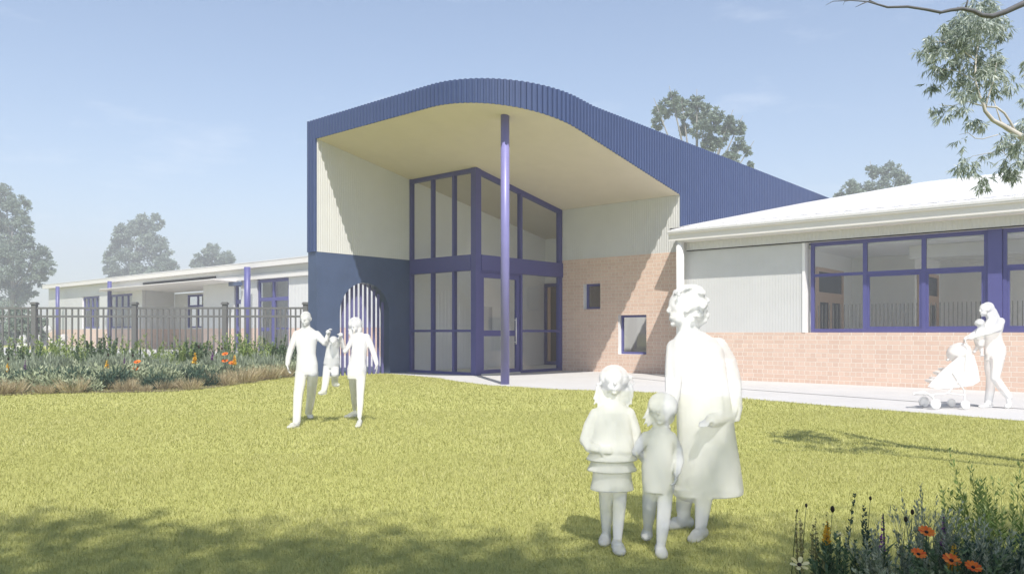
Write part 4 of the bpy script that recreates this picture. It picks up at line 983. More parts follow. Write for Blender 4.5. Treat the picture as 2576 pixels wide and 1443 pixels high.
tlimb([cw(8.0, -4.95, 4.6), cw(8.4, 0.5, 4.4), cw(7.2, 4.2, 4.15), Q9(1760, -20), Q9(1611, 25), Q9(1560, 48), Q9(1480, 85), Q9(1390, 115), Q9(1320, 108), Q9(1260, 78), Q9(1180, 62), Q9(1100, 72), Q9(1030, 88), Q9(930, 68), Q9(800, 48), Q9(660, 52), Q9(590, 32), Q9(520, 12), Q9(400, 4), Q9(280, 10), Q9(228, 38)], [.10, .08, .055, .036, .027, .025, .023, .021, .019, .017, .0155, .014, .0125, .0115, .0105, .009, .0075, .006, .0045, .003, .001], 'bare_branch')
for pts, rd in (([(520, 12), (480, 30), (435, 52)], (.006, .004, .0015)), ([(590, 32), (540, 8), (500, -30)], (.007, .006, .004)), ([(1200, 66), (1215, 20), (1225, -30)], (.009, .007, .006)), ([(1030, 88), (1022, 105)], (.007, .002)), ([(400, 4), (360, 12), (350, 38)], (.004, .002, .001)), ([(1180, 62), (1150, 52), (1120, 66)], (.007, .004, .001))):
    tlimb([Q9(*p) for p in pts], list(rd), 'bare_branch')
def shade_crown():
    rng = np.random.default_rng(77); n = 46000; nc = 1700
    # added leaf clumps set sunward of the lawn they darken, thinning outward
    d = 1.0 + 3.5 * rng.random(nc); tail = rng.random(nc) < .17; d[tail] = 4.5 + 1.35 * rng.random(tail.sum()) ** 1.6
    x = -7.5 + 15 * rng.random(nc); z = 11.5 + 4.2 * rng.random(nc)
    S_ = np.array(SUN / SUN.z); C_ = np.stack([x * CA - d * SA, x * SA + d * CA, 0 * x], 1) + S_ * z[:, None]
    idx = rng.integers(0, nc, n); P = C_[idx] + unit(rng.normal(size=(n, 3))) * (.55 * rng.random(n) ** .5)[:, None] * np.array([1, 1, .6])
    D = rng.normal(size=(n, 3)) + np.array([0, 0, -.6]); link('crown', leaves_mesh('crown', leaf_quads(P, D, .13 + .12 * rng.random(n), .07, rng), M['mid']), btree)
shade_crown()

def gum_crown():
    rng = np.random.default_rng(31); Vs = []; Rn = []
    CL = [(1300, 70, 130, 560), (1400, 150, 100, 300), (1200, 160, 110, 420), (1150, 230, 90, 300), (1300, 190, 120, 420), (1440, 230, 70, 170), (1030, 190, 40, 50), (980, 300, 75, 170), (930, 340, 50, 90), (1010, 390, 70, 110), (1130, 320, 80, 200), (1230, 320, 90, 210), (1330, 420, 110, 330), (1420, 420, 60, 110), (1180, 420, 80, 170), (1060, 510, 70, 150), (980, 490, 50, 70), (1190, 560, 80, 160), (1400, 540, 90, 190), (1300, 520, 80, 170), (1490, 580, 45, 60), (965, 600, 45, 65), (1150, 640, 60, 75), (1230, 660, 60, 60), (1400, 640, 50, 60), (1000, 745, 45, 55), (1065, 810, 50, 45), (1180, 760, 60, 70), (1230, 830, 50, 60), (1305, 865, 35, 50), (1500, 520, 25, 20), (1180, 1000, 45, 25), (1210, 1150, 70, 150), (1160, 1170, 35, 40), (1330, 1250, 40, 60), (1310, 1290, 30, 25), (1500, 1150, 80, 170), (1540, 1230, 60, 70), (1500, 980, 70, 130), (1580, 1010, 50, 70), (1590, 860, 45, 90), (1620, 690, 40, 60), (1440, 1000, 40, 40), (1560, 1090, 40, 40), (1660, 900, 80, 160), (1700, 400, 110, 200), (1690, 1100, 80, 150), (1360, 1080, 50, 30)]
    for x, y, r, n in CL:
        c = np.array(Q(x, y, 7.6 + rng.uniform(-.45, .45))); rm = r * .3607 * 7.6 / FPX; n = int(n * 1.55); ns = max(2, n // 9)
        # sprays: leaves hang from short twigs
        s_ = c + unit(rng.normal(size=(ns, 3))) * (rm * rng.random(ns) ** .45)[:, None]; idx = rng.integers(0, ns, n); hang = unit(rng.normal(size=(ns, 3)) * np.array([1, 1, .3]) + np.array([0, 0, -.7]))
        t = rng.random(n); P = s_[idx] + hang[idx] * (t * .06)[:, None]; D = hang[idx] * .6 + np.array([0, 0, -.55]) + rng.normal(size=(n, 3)) * .38
        Vs.append(leaf_quads(P, D, .050 + .052 * rng.random(n), .0095 + .004 * rng.random(n), rng, .07)); Rn.append(np.clip(rng.random(n) * .75 + .25 * rng.random(), 0, 1))
    link('crown', leaves_mesh('crown', np.vstack(Vs), M['gum'], np.concatenate(Rn)), gum)
gum_crown()

# ------------------------------------------------------------------ people: see-through white figures
class Fig:
    """body parts collected as closed shapes, then fused into one continuous surface"""
    def __init__(s, conv, dist):
        s.conv, s.d, s.mb = conv, dist, MB(); s.k = conv[1] * dist / FPX
    def P(s, x, y, dd=0.):
        ox, k, oy = s.conv[0], s.conv[1], s.conv[2]
        return at(ox + x * k, oy + y * k, s.d + dd)
    def ell(s, c, rx, ry, rz, ax=None, n=14):
        """ellipsoid: half sizes in metres along ax = (right, forward, up)"""
        X, Y, Z = ax or (RIGHT, FWD, UP); rows = []
        for i in range(1, n):
            t = PI * i / n; rows.append([c + Z * (rz * math.cos(t)) + (X * (rx * math.cos(q)) + Y * (ry * math.sin(q))) * math.sin(t) for q in (2 * PI * j / (2 * n) for j in range(2 * n))])
        s.mb.grid(rows[::-1], 0, True, True, True)
    def limb(s, pts, n=14):
        """pts: (x, y, dd, radius) in picture units"""
        C = [s.P(x, y, dd) for x, y, dd, r in pts]; Rr = [r * s.k for *_, r in pts]
        s.mb.tube(C, Rr, n)
        for c, r in zip(C, Rr): s.ell(c, r * .99, r * .99, r * .99, None, 8)
    def torso(s, st, n=26):
        """st: (x, y, halfwidth, halfdepth, dd) stations from bottom to top"""
        rows = []
        for x, y, hw, hd, dd in st:
            c = s.P(x, y, dd); rows.append([c + RIGHT * (hw * s.k * math.cos(q)) + FWD * (hd * s.k * math.sin(q)) for q in (2 * PI * j / n for j in range(n))])
        s.mb.grid(rows, 0, True, True, True)
    def head(s, x, y, rw, rh, face, dd=0., tilt=0.):
        """face: heading of the nose, 0 towards the camera, 90 towards the left of the picture"""
        a = R(face); f = -FWD * math.cos(a) - RIGHT * math.sin(a); r = f.cross(UP) * -1; u = (UP - f * tilt).normalized(); f = (f + UP * tilt).normalized()
        c = s.P(x, y, dd); w_, h_ = rw * s.k, rh * s.k; dp = w_ * 1.22; A = (r, f, u)
        s.ell(c + u * h_ * .18, w_, dp * .98, h_ * .80, A); s.ell(c - u * h_ * .35 + f * dp * .22, w_ * .76, dp * .66, h_ * .60, A)
        s.ell(c - u * h_ * .82 + f * dp * .58, w_ * .30, dp * .24, h_ * .16, A)                     # chin
        s.ell(c - u * h_ * .12 + f * dp * .92, w_ * .15, dp * .26, h_ * .20, A)                     # nose
        s.ell(c - u * h_ * .02 + f * dp * .84, w_ * .10, dp * .14, h_ * .26, A)
        for q in (-1, 1):
            s.ell(c + u * h_ * .14 + f * dp * .80 + r * q * w_ * .36, w_ * .26, dp * .10, h_ * .07, A)   # brow
            s.ell(c + u * h_ * .02 + f * dp * .78 + r * q * w_ * .36, w_ * .15, dp * .10, h_ * .07, A)   # eye
            s.ell(c - u * h_ * .02 + r * q * w_ * 1.0 - f * dp * .05, w_ * .12, dp * .22, h_ * .24, A)   # ear
        s.ell(c - u * h_ * .50 + f * dp * .82, w_ * .32, dp * .10, h_ * .06, A); s.ell(c - u * h_ * .60 + f * dp * .80, w_ * .26, dp * .10, h_ * .06, A)
        return c, f, r, u
    def hand(s, wrist, d, palm, L_, curl=.5, side=1):
        """five unequal fingers on a palm; d along the hand, palm = palm normal"""
        d = d.normalized(); palm = (palm - d * palm.dot(d)).normalized(); w_ = d.cross(palm) * side
        pc = wrist + d * L_ * .27; s.ell(pc, L_ * .22, L_ * .10, L_ * .31, (w_, palm, d))
        for i, (o, l) in enumerate(((-.165, .40), (-.06, .46), (.05, .43), (.15, .34))):
            p0 = wrist + d * L_ * .46 + w_ * L_ * o; a = d * math.cos(curl * .5) + palm * math.sin(curl * .5); p1 = p0 + a * L_ * l * .52; a = d * math.cos(curl * 1.5) + palm * math.sin(curl * 1.5); p2 = p1 + a * L_ * l * .48
            r = L_ * .052; s.mb.tube([p0, p1, p2, p2 + a * r * .8], [r * 1.05, r, r * .85, r * .35], 8)
        b = wrist + d * L_ * .16 - w_ * L_ * .16; t1 = b + (d * .75 - w_ * .65 + palm * .25) * L_ * .24; t2 = t1 + (d * .95 - w_ * .2 + palm * .3) * L_ * .18
        s.mb.tube([b, t1, t2, t2 + (t2 - t1).normalized() * L_ * .04], [L_ * .085, L_ * .066, L_ * .055, L_ * .02], 8)
    def shoe(s, x, y, L_, W_, yaw, dd=0., heel=0., up=0.):
        """x, y: sole under the ankle; yaw like face; sizes in metres"""
        a = R(yaw); f = -FWD * math.cos(a) - RIGHT * math.sin(a); r = f.cross(UP) * -1; c = s.P(x, y, dd)
        s.ell(c + f * L_ * .30 + UP * (.032 + up), W_ * .5, L_ * .42, .034, (r, f, UP)); s.ell(c - f * L_ * .10 + UP * (.042 + up + heel * .5), W_ * .42, L_ * .22, .045, (r, f, UP))
        s.mb.tube([c - f * L_ * .05 + UP * (.05 + heel * .5 + up), c + f * L_ * .33 + UP * (.045 + up)], [W_ * .42, W_ * .44], 12)
        if heel: s.mb.tube([c - f * L_ * .2 + UP * (.001 + up), c - f * L_ * .2 + UP * (heel + .03)], [.009, .02], 8)
    def build(s, name, label, cat, m='ghost', voxel=.009, grp=None, smooth=4, base=None):
        me = s.mb.mesh(name, M[m]); t = bpy.data.objects.new('tmp', me); COL.objects.link(t)
        r = t.modifiers.new('r', 'REMESH'); r.mode = 'VOXEL'; r.voxel_size = voxel; r.use_smooth_shade = True
        q = t.modifiers.new('s', 'SMOOTH'); q.factor = .5; q.iterations = smooth
        dg = bpy.context.evaluated_depsgraph_get(); ev = t.evaluated_get(dg); out = bpy.data.meshes.new_from_object(ev)
        bpy.data.objects.remove(t); out.name = name; out.materials.clear(); out.materials.append(M[m])
        out.polygons.foreach_set('use_smooth', [True] * len(out.polygons))
        b = base if base is not None else s.P(0, 0)
        o = link(name, out, None, (b.x, b.y, 0)); tag(o, label, cat, grp); return o

# --- the couple swinging a child between them
CV = (702.5, .22842, 763.2)
f = Fig(CV, 12.0); k = f.k
f.head(294, 168, 58, 86, 0); f.limb([(296, 225, .02, 44), (300, 290, .03, 50)])
f.torso([(305, 785, 100, 62, 0), (305, 740, 122, 74, 0), (308, 660, 118, 72, 0), (300, 560, 104, 66, 0), (298, 470, 110, 72, 0), (300, 390, 124, 78, 0), (302, 330, 122, 72, .01), (302, 295, 96, 56, .02), (300, 262, 50, 42, .02)])
f.limb([(196, 335, .0, 42), (165, 400, .02, 40), (125, 510, .03, 36), (100, 600, .0, 31), (92, 665, -.03, 26)])
f.hand(f.P(92, 660, -.03), f.P(100, 745, -.04) - f.P(92, 660, -.03), RIGHT, .19, .5, -1)
f.limb([(412, 338, .0, 42), (455, 385, -.02, 40), (500, 432, -.05, 36), (522, 400, -.08, 30), (536, 352, -.1, 25)])
f.hand(f.P(537, 362, -.1), f.P(541, 290, -.1) - f.P(537, 362, -.1), RIGHT, .18, 1.2, 1)
f.limb([(242, 760, 0, 66), (228, 880, -.08, 60), (208, 1010, -.2, 52), (200, 1140, -.33, 47), (192, 1300, -.45, 42)])
f.limb([(368, 760, 0, 64), (362, 880, .1, 58), (352, 1010, .25, 50), (338, 1110, .45, 46), (322, 1200, .68, 40)])
f.shoe(175, 1376 - 4, .27, .105, 18, -.48); f.shoe(335, 1262, .27, .10, -25, .72)
f.build('person', 'white figure of a man in trousers walking, leftmost of the pair swinging a child', 'person', base=f.P(300, 1370))
f = Fig(CV, 12.15)
hc = f.P(838, 235)
f.head(838, 245, 50, 76, 8)
f.ell(f.P(838, 226, .045), 78 * f.k, 74 * f.k, 80 * f.k); f.ell(f.P(838, 285, .065), 80 * f.k, 50 * f.k, 78 * f.k); f.ell(f.P(842, 330, .05), 84 * f.k, 52 * f.k, 44 * f.k); f.ell(f.P(800, 320, .03), 34 * f.k, 40 * f.k, 60 * f.k); f.ell(f.P(880, 290, .03), 34 * f.k, 40 * f.k, 50 * f.k)
f.limb([(850, 300, .03, 36), (862, 355, .03, 40)])
f.torso([(848, 832, 96, 66, 0), (852, 790, 104, 72, 0), (856, 720, 108, 74, 0), (862, 640, 92, 64, 0), (876, 560, 84, 58, 0), (884, 480, 92, 66, 0), (884, 410, 100, 68, 0), (884, 360, 96, 60, 0), (878, 330, 62, 44, .02)])
f.limb([(812, 385, 0, 34), (780, 450, -.05, 33), (726, 522, -.1, 31), (700, 470, -.12, 28), (686, 400, -.14, 24)])
f.hand(f.P(687, 410, -.14), f.P(679, 330, -.14) - f.P(687, 410, -.14), -RIGHT, .17, 1.2, -1)
f.limb([(962, 368, 0, 40), (1000, 440, .0, 35), (1040, 545, .0, 32), (1062, 620, -.02, 28), (1074, 668, -.04, 22)])
f.hand(f.P(1073, 660, -.04), f.P(1078, 748, -.05) - f.P(1073, 660, -.04), -RIGHT, .18, .35, 1)
f.limb([(812, 800, 0, 52), (818, 900, .1, 47), (824, 1000, .22, 38), (828, 1080, .4, 34), (828, 1160, .6, 24)])
f.limb([(900, 800, 0, 54), (896, 900, -.08, 49), (892, 1020, -.2, 40), (890, 1120, -.32, 35), (884, 1250, -.48, 24)])
f.shoe(822, 1258, .25, .085, 52, .75, .07); f.shoe(884, 1364, .25, .09, 2, -.54, .07)
f.build('person', 'white figure of a long haired woman in a short skirt swinging a child', 'person', base=f.P(870, 1360))
f = Fig(CV, 12.0)
f.head(598, 410, 40, 52, 0, -.16, -.3); f.ell(f.P(598, 398, -.14), 46 * f.k, 46 * f.k, 40 * f.k)
f.torso([(576, 712, 76, 54, .05), (578, 660, 92, 56, .03), (582, 590, 82, 52, 0), (586, 510, 72, 48, 0), (590, 450, 72, 46, 0), (592, 415, 54, 38, 0)])
f.limb([(534, 455, -.02, 28), (528, 400, -.05, 25), (532, 340, -.09, 20)]); f.ell(f.P(541, 315, -.1), 30 * f.k, 30 * f.k, 28 * f.k)
f.limb([(646, 455, -.02, 28), (662, 410, -.06, 25), (676, 360, -.12, 20)]); f.ell(f.P(678, 345, -.13), 26 * f.k, 26 * f.k, 26 * f.k)
f.limb([(532, 700, .05, 48), (520, 790, .0, 44), (508, 880, -.05, 38), (494, 950, -.08, 33)]); f.limb([(614, 700, .05, 46), (614, 780, -.05, 43), (612, 840, .05, 38), (612, 880, .12, 36)])
f.shoe(492, 1004, .17, .08, 30, -.08); f.shoe(612, 914, .17, .08, -45, .1)
f.build('child', 'white figure of a small child swung off the ground between two adults', 'child', base=f.P(580, 1000))

# --- the woman with two children, near right
CV = (1387.7, .51934, 693.8)
f = Fig(CV, 5.5)
f.head(630, 160, 56, 92, 78, 0, .05)
rg = random.Random(4)
f.ell(f.P(672, 128, .03), 78 * f.k, 84 * f.k, 74 * f.k); f.ell(f.P(690, 170, .03), 62 * f.k, 66 * f.k, 66 * f.k)
for i in range(64):
    a = rg.uniform(-1.25, PI * 1.05); b = rg.uniform(-1, 1); cx, cy, rx_, ry_ = (668, 132, 86, 82)
    x, y = cx + math.cos(a) * rx_ * (1 - .25 * b * b), cy - math.sin(a) * ry_ * (1 - .25 * b * b)
    if x < 600 and y > 95: continue
    f.ell(f.P(x, y, b * .11), *[rg.uniform(11, 19) * f.k] * 3, None, 6)
for x, y, r in ((735, 215, 20), (722, 232, 14), (745, 190, 22)): f.ell(f.P(x, y, .02), r * f.k, r * f.k, r * f.k, None, 7)
f.limb([(655, 215, .0, 46), (665, 275, .02, 56)])
f.torso([(760, 1056, 166, 120, 0), (764, 1030, 164, 120, 0), (758, 900, 152, 112, 0), (748, 760, 140, 104, 0), (738, 640, 134, 98, 0), (724, 520, 130, 96, 0), (712, 420, 128, 98, 0), (702, 350, 124, 90, 0), (690, 305, 100, 74, 0), (676, 272, 62, 56, .01)])
f.limb([(800, 350, .05, 56), (838, 420, .1, 58), (868, 520, .12, 54), (872, 610, .08, 46), (850, 680, -.02, 40), (775, 700, -.2, 32)])
f.torso([(868, 700, 40, 60, .08), (878, 640, 44, 64, .1), (870, 540, 50, 66, .1), (856, 460, 52, 66, .1), (838, 410, 46, 60, .08)])
f.hand(f.P(790, 698, -.18), f.P(730, 706, -.28) - f.P(790, 698, -.18), UP * -1, .18, .5)
f.limb([(600, 350, -.02, 46), (590, 460, -.06, 42), (588, 570, -.12, 38), (570, 650, -.2, 32)])
f.hand(f.P(571, 645, -.2), f.P(552, 720, -.24) - f.P(571, 645, -.2), RIGHT, .18, .6)
f.limb([(656, 960, .05, 54), (644, 1080, .1, 42), (638, 1130, .12, 36), (644, 1190, .1, 28)]); f.limb([(740, 960, -.06, 54), (736, 1080, -.12, 42), (730, 1140, -.14, 36), (722, 1215, -.16, 28)])
f.shoe(640, 1222, .26, .10, 70, .1); f.shoe(722, 1276, .26, .10, 35, -.16)
f.torso([(690, 1085, 62, 70, 0), (700, 1060, 110, 95, 0), (700, 1020, 120, 100, 0)])
f.build('person', 'white figure of a curly haired woman in a flared coat, tallest of three', 'person', voxel=.0085, base=f.P(690, 1250))
f = Fig(CV, 5.12)
f.head(300, 505, 48, 70, 0)
f.ell(f.P(302, 496, .045), 74 * f.k, 68 * f.k, 68 * f.k); f.ell(f.P(300, 560, .07), 82 * f.k, 46 * f.k, 60 * f.k); f.ell(f.P(300, 600, .05), 80 * f.k, 50 * f.k, 44 * f.k)
for x0, y0, x1, y1 in ((230, 560, 205, 622), (240, 570, 222, 632), (226, 540, 202, 596), (372, 560, 386, 622), (362, 575, 372, 628), (356, 575, 350, 616), (380, 530, 392, 590)):
    f.limb([(x0, y0, .03, 13), ((x0 + x1) / 2 + 4, (y0 + y1) / 2, .02, 9), (x1, y1, .01, 4)])
for pts in (((352, 480), (385, 492), (402, 520)), ((360, 500), (390, 530), (408, 518)), ((350, 470), (380, 480), (398, 488)), ((240, 522), (222, 522), (208, 523))):
    f.limb([(*pts[0], .02, 8), (*pts[1], .02, 4.5), (*pts[2], .02, 3)])
f.limb([(300, 570, .01, 34), (300, 640, .02, 44)])
f.torso([(292, 850, 112, 82, 0), (290, 815, 108, 78, 0), (290, 760, 98, 70, 0), (292, 700, 94, 66, 0), (296, 660, 92, 58, 0), (298, 630, 66, 46, .01), (300, 610, 40, 36, .01)])
for y0, y1, w0, w1 in ((835, 890, 100, 126), (880, 942, 98, 122), (930, 1034, 92, 106)):
    f.torso([(292, y1, w1, w1 * .76, 0), (292, y1 - 6, w1, w1 * .76, 0), (292, (y0 + y1) / 2, (w0 + w1) / 2 - 3, (w0 + w1) * .37, 0), (292, y0, w0, w0 * .74, 0)])
f.limb([(216, 672, 0, 34), (188, 725, .02, 34), (166, 795, .0, 32), (186, 828, -.06, 28), (225, 838, -.1, 22)]); f.hand(f.P(218, 838, -.1), f.P(270, 842, -.12) - f.P(218, 838, -.1), FWD, .13, .6)
f.limb([(372, 668, 0, 33), (392, 720, .02, 31), (412, 775, .03, 27), (424, 830, .0, 22), (430, 850, 0, 18)]); f.hand(f.P(428, 836, 0), f.P(440, 888, .0) - f.P(428, 836, 0), RIGHT, .13, 1., 1)
f.limb([(262, 1000, 0, 37), (264, 1110, .03, 33), (266, 1180, .05, 29), (264, 1250, .06, 20)]); f.limb([(332, 1000, 0, 37), (328, 1110, -.04, 33), (322, 1200, -.07, 28), (318, 1290, -.1, 20)])
f.shoe(262, 1296, .18, .085, 14, .08); f.shoe(318, 1338, .19, .085, -4, -.12)
f.build('child', 'white figure of a girl in a tiered frilled dress, left of the curly haired woman', 'child', voxel=.007, smooth=3, base=f.P(295, 1320))
f = Fig(CV, 5.02)
f.head(536, 648, 50, 72, 30)
f.ell(f.P(538, 634, .02), 74 * f.k, 74 * f.k, 74 * f.k); f.ell(f.P(530, 680, .05), 68 * f.k, 58 * f.k, 50 * f.k)
for x0, y0, x1, y1 in ((476, 650, 440, 690), (476, 670, 446, 718), (482, 680, 462, 732), (490, 690, 470, 726), (474, 640, 452, 668)):
    f.limb([(x0, y0, .02, 12), ((x0 + x1) / 2, (y0 + y1) / 2 + 6, .01, 8), (x1, y1, 0, 4)])
f.limb([(530, 690, .02, 34), (526, 760, .02, 42)])
f.torso([(518, 1045, 74, 58, 0), (518, 1000, 80, 62, 0), (515, 930, 80, 62, 0), (516, 860, 76, 58, 0), (520, 800, 78, 56, 0), (522, 760, 66, 48, 0), (526, 735, 40, 36, .01)])
f.limb([(460, 780, 0, 30), (432, 815, -.04, 29), (410, 852, -.05, 24), (430, 868, -.02, 20)]); f.hand(f.P(424, 866, -.02), f.P(438, 884, .02) - f.P(424, 862, -.02), RIGHT, .12, 1.1)
f.limb([(576, 782, 0, 31), (606, 840, .02, 29), (616, 900, -.03, 25), (606, 950, -.08, 19)]); f.hand(f.P(607, 944, -.08), f.P(600, 1000, -.1) - f.P(607, 944, -.08), -RIGHT, .12, .6)
f.limb([(480, 1020, 0, 40), (474, 1110, .05, 36), (470, 1170, .1, 30), (465, 1228, .16, 21)]); f.limb([(550, 1020, 0, 40), (546, 1120, -.05, 36), (538, 1220, -.08, 31), (528, 1310, -.1, 21)])
f.shoe(464, 1268, .17, .08, 15, .22); f.shoe(526, 1356, .18, .08, 2, -.09)
f.build('child', 'white figure of a long haired child in leggings walking between the girl and the woman', 'child', voxel=.007, smooth=3, base=f.P(520, 1340))

# --- the woman with the pushchair on the right-hand path
CV = (2272.3, .22239, 737.2)
f = Fig(CV, 14.4)
f.head(922, 190, 50, 78, 82)
f.ell(f.P(958, 165, .02), 64 * f.k, 66 * f.k, 66 * f.k)
f.torso([(1068, 420, 34, 56, .02), (1050, 350, 66, 70, .02), (1020, 270, 62, 66, .02), (985, 190, 60, 62, .02), (960, 140, 46, 50, .02)])
f.limb([(965, 240, .0, 38), (990, 290, .0, 44)])
f.torso([(1030, 760, 104, 78, 0), (1038, 690, 118, 84, 0), (1042, 620, 116, 80, 0), (1024, 540, 96, 70, 0), (1010, 470, 96, 72, 0), (1016, 400, 108, 80, 0), (1030, 340, 104, 74, 0), (1020, 296, 76, 56, 0), (1000, 270, 44, 44, 0)])
f.limb([(1100, 320, -.1, 46), (1070, 400, -.16, 42), (960, 440, -.2, 36), (850, 470, -.2, 30), (760, 508, -.16, 24)]); f.hand(f.P(770, 504, -.16), f.P(690, 520, -.12) - f.P(770, 504, -.16), -UP, .19, .9)
f.limb([(980, 340, .18, 42), (920, 410, .2, 38), (840, 430, .2, 32), (752, 490, .18, 24)]); f.hand(f.P(760, 486, .18), f.P(690, 500, .16) - f.P(760, 486, .18), -UP, .19, .9, -1)
f.limb([(1000, 740, .1, 76), (985, 850, .1, 62), (992, 960, .1, 50), (985, 1080, .1, 48), (962, 1240, .1, 42)]); f.limb([(1060, 740, -.1, 78), (1052, 850, -.1, 62), (1040, 960, -.1, 50), (1100, 1050, -.1, 48), (1190, 1165, -.1, 40)])
f.shoe(965, 1300, .27, .10, 90, .1); f.ell(f.P(1192, 1225, -.1), .045, .05, .125, (RIGHT * .9 + UP * .3, FWD, UP * .95 - RIGHT * .25)); f.ell(f.P(1176, 1280, -.1), .05, .05, .05)
f.build('person', 'white figure of a long haired woman striding left behind a pushchair', 'person', base=f.P(1000, 1300))
f = Fig(CV, 14.3)
f.head(862, 345, 44, 50, -60); f.ell(f.P(866, 335, 0), 50 * f.k, 50 * f.k, 46 * f.k)
f.torso([(868, 600, 44, 44, 0), (862, 540, 58, 56, 0), (868, 470, 56, 52, 0), (876, 410, 46, 44, 0), (872, 380, 28, 28, 0)])
f.limb([(880, 590, 0, 26), (886, 650, 0, 22), (890, 690, 0, 16)]); f.limb([(850, 590, .05, 26), (826, 630, .05, 20), (803, 660, .05, 14)]); f.ell(f.P(890, 702, -.02), .03, .06, .025); f.ell(f.P(800, 664, .03), .03, .05, .025); f.limb([(846, 430, -.05, 20), (826, 480, -.06, 16), (836, 520, -.08, 13)]); f.limb([(900, 430, .05, 20), (916, 480, .05, 16), (910, 520, .03, 13)])
f.build('baby', 'white figure of a baby carried against the chest of the woman with the pushchair', 'baby', base=f.P(870, 1300), smooth=3)
pr = empty('pushchair', (0, 0, 0)); f = Fig(CV, 14.35); pb = f.P(480, 1280); pr.location = (pb.x, pb.y, 0)
tag(pr, 'white see-through hooded pushchair on the concrete path', 'pushchair')
def pc(name, fig, vox=.012, sm=3):
    o = fig.build('tmp_part', None, None, 'ghost', vox, None, sm, f.P(0, 0)); me = o.data; me.transform(Matrix.Translation(o.location)); bpy.data.objects.remove(o); me.name = name; return link(name, me, pr)
g = Fig(CV, 14.35); ax_ = (RIGHT * .80 + UP * .60, FWD, UP * .80 - RIGHT * .60)
g.ell(g.P(628, 668), 128 * g.k, .235, 104 * g.k, ax_, 16); g.ell(g.P(668, 690), 84 * g.k, .225, 120 * g.k, None, 14); g.limb([(505, 752, -.2, 16), (500, 756, 0, 18), (505, 752, .2, 16)])
pc('hood', g)
g = Fig(CV, 14.35)
seat = [(330, 985), (430, 880), (520, 800), (620, 720), (800, 690), (850, 860), (870, 1000), (780, 1050), (560, 1080), (380, 1090), (270, 1060)]
g.mb.v += [tuple(g.P(x, y, dd)) for dd in (-.21, .21) for x, y in seat]; n = len(seat); g.mb.f += [list(range(n))[::-1], list(range(n, 2 * n))] + [[i, (i + 1) % n, n + (i + 1) % n, n + i] for i in range(n)]; g.mb.m += [0] * (n + 2); g.mb.sm += [False] * (n + 2)
for x, y, r in ((300, 990, 22), (345, 960, 20), (390, 900, 22), (450, 860, 22)): g.ell(g.P(x, y, 0), r * g.k, .17, r * g.k)
pc('seat', g)
g = Fig(CV, 14.35)
for dd in (-.22, .22):
    g.limb([(700, 525, dd, 9), (725, 640, dd, 9), (700, 900, dd, 10), (500, 1130, dd, 11), (290, 1150, dd, 12)], 10); g.limb([(560, 900, dd, 10), (690, 1100, dd, 10), (700, 1230, dd, 10)], 10); g.limb([(250, 1120, dd, 14), (330, 1170, dd, 14), (360, 1230, dd, 10)], 10); g.limb([(500, 1130, dd, 9), (690, 1150, dd, 9)], 8)
g.limb([(700, 525, -.22, 12), (700, 525, .22, 12)], 10); g.limb([(290, 1150, -.22, 10), (290, 1150, .22, 10)], 10); g.limb([(700, 1150, -.22, 9), (700, 1150, .22, 9)], 8)
pc('frame', g, .008)
g = Fig(CV, 14.35); g.torso([(240, 1150, 60, 95, 0), (180, 1130, 62, 100, 0)]); g.limb([(120, 1140, -.1, 12), (120, 1140, .1, 12)]); g.limb([(130, 1140, 0, 16), (240, 1120, 0, 26)]); pc('footrest', g)
for x, y, r, dd in ((235, 1185, 62, .25), (366, 1252, 60, -.25), (545, 1205, 50, .25), (702, 1264, 52, -.25)):
    g = Fig(CV, 14.35); c = g.P(x, y, dd); r *= g.k; rows = []
    c.z = r + .013
    for i in range(28):
        q = 2 * PI * i / 28; d = RIGHT * math.cos(q) + UP * math.sin(q); rows.append([c + d * (r * .84 + r * .16 * math.cos(t)) + FWD * (r * .24 * math.sin(t)) for t in (2 * PI * j / 10 for j in range(10))])
    rows.append(rows[0]); g.mb.grid(rows, 0, True, True); me = g.mb.mesh('wheel', M['ghost']); wo = link('wheel', me, pr)
    g = Fig(CV, 14.35); g.mb.tube([c - FWD * r * .16, c + FWD * r * .16], r * .70, 24); hb = g.mb.mesh('hub', M['ghost']); link('hub', hb, wo)

# --- two children with balls beyond the fence, far left
CV = (0, .12024, 780.6)
f = Fig(CV, 38.)
f.head(480, 585, 68, 84, -60); f.limb([(470, 640, 0, 34), (465, 690, 0, 44)]); f.torso([(470, 1010, 110, 70, 0), (465, 900, 105, 66, 0), (455, 800, 95, 60, 0), (445, 720, 90, 56, 0), (455, 670, 60, 44, 0)])
f.limb([(520, 720, 0, 40), (560, 735, -.1, 34), (600, 705, -.15, 28)]); f.hand(f.P(598, 708, -.15), f.P(648, 640, -.2) - f.P(598, 708, -.15), RIGHT, .19, .3); f.limb([(380, 720, 0, 38), (350, 790, -.05, 34), (380, 850, -.15, 26)]); f.hand(f.P(378, 848, -.15), f.P(410, 890, -.2) - f.P(378, 848, -.15), RIGHT, .17, .4)
f.limb([(430, 1000, 0, 48), (425, 1090, 0, 42), (420, 1180, 0, 34)]); f.limb([(515, 1000, 0, 48), (522, 1090, -.1, 42), (530, 1180, -.2, 34)])
gz = f.P(0, 0).z; sole = (V0 + EYE * FPX / 38. - CV[2]) / CV[1]
f.limb([(420, 1180, 0, 34), (420, sole - 40, 0, 26)]); f.limb([(530, 1180, -.2, 34), (535, sole - 40, -.25, 26)]); f.shoe(420, sole, .2, .08, -60, 0); f.shoe(535, sole, .2, .08, -60, -.25)
f.build('child', 'faint white child reaching up for a ball behind the fence, left of the two', 'child', 'ghost_faint', .02, None, 3, f.P(470, sole))
f = Fig(CV, 40.)
sole = (V0 + EYE * FPX / 40. - CV[2]) / CV[1]
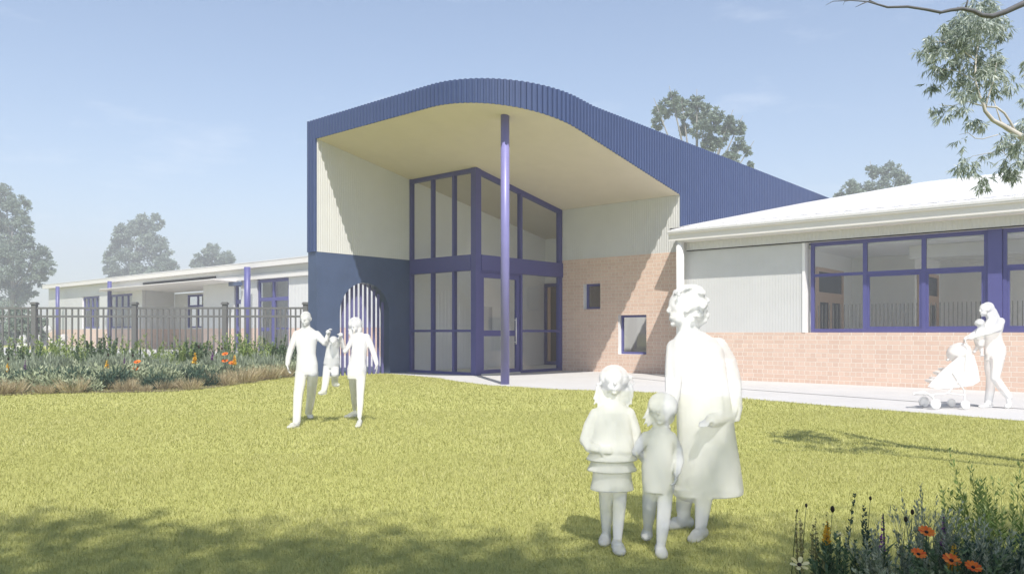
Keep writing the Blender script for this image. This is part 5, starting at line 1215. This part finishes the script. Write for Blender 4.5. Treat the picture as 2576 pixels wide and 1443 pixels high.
f.head(1325, 585, 72, 84, 70); f.ell(f.P(1335, 570, 0), 80 * f.k, 80 * f.k, 78 * f.k); f.limb([(1310, 650, 0, 36), (1290, 700, 0, 44)]); f.torso([(1250, 1020, 96, 66, 0), (1255, 920, 90, 62, 0), (1260, 820, 86, 58, 0), (1270, 730, 84, 52, 0), (1285, 680, 54, 42, 0)])
f.limb([(1220, 720, 0, 40), (1120, 665, -.1, 34), (1030, 590, -.15, 27)]); f.hand(f.P(1034, 594, -.15), f.P(950, 530, -.2) - f.P(1034, 594, -.15), -RIGHT, .2, .3); f.limb([(1310, 740, 0, 36), (1230, 770, -.15, 30), (1150, 740, -.25, 24)]); f.hand(f.P(1156, 742, -.25), f.P(1090, 700, -.28) - f.P(1156, 742, -.25), -RIGHT, .19, .3)
f.limb([(1215, 1000, 0, 46), (1200, 1110, 0, 40), (1205, sole - 40, 0, 26)]); f.limb([(1290, 1000, 0, 46), (1300, 1110, .1, 40), (1310, sole - 40, .15, 26)]); f.shoe(1205, sole, .2, .08, 60, 0); f.shoe(1310, sole, .2, .08, 60, .15)
f.build('child', 'faint white child stretching an arm towards a ball behind the fence, right of the two', 'child', 'ghost_faint', .02, None, 3, f.P(1250, sole))
for x, y, r, lab in ((1000, 392, 82, 'faint white ball high in the air behind the fence'), (782, 570, 72, 'faint white ball, lower of the two behind the fence')):
    c = at(x * CV[1], CV[2] + y * CV[1], 39); r = r * CV[1] * 39 / FPX; rows = []
    mb = MB()
    for i in range(1, 18):
        t = PI * i / 18; rows.append([c + UP * (-r * math.cos(t)) + (RIGHT * math.cos(q) + FWD * math.sin(q)) * (r * math.sin(t)) for q in (2 * PI * j / 28 for j in range(28))])
    mb.grid(rows, 0, True, True, True); tag(mb.build('ball', M['ghost_faint'], None, (c.x, c.y, c.z)), lab, 'ball')

# ------------------------------------------------------------------ haze
mb = MB(); mb.box(-620, 620, -620, 620, -1.2, 62)
hz = mb.build('haze', None or M['white'])
hm = bpy.data.materials.new('haze_air'); hm.use_nodes = True
hn = hm.node_tree.nodes; hn.remove(hn['Principled BSDF'])
pv = hn.new('ShaderNodeVolumePrincipled'); pv.inputs['Color'].default_value = (.98, .99, 1, 1); pv.inputs['Density'].default_value = .0025; pv.inputs['Anisotropy'].default_value = 0
hm.node_tree.links.new(pv.outputs[0], hn['Material Output'].inputs['Volume'])
hz.data.materials.clear(); hz.data.materials.append(hm); tag(hz, kind='stuff')
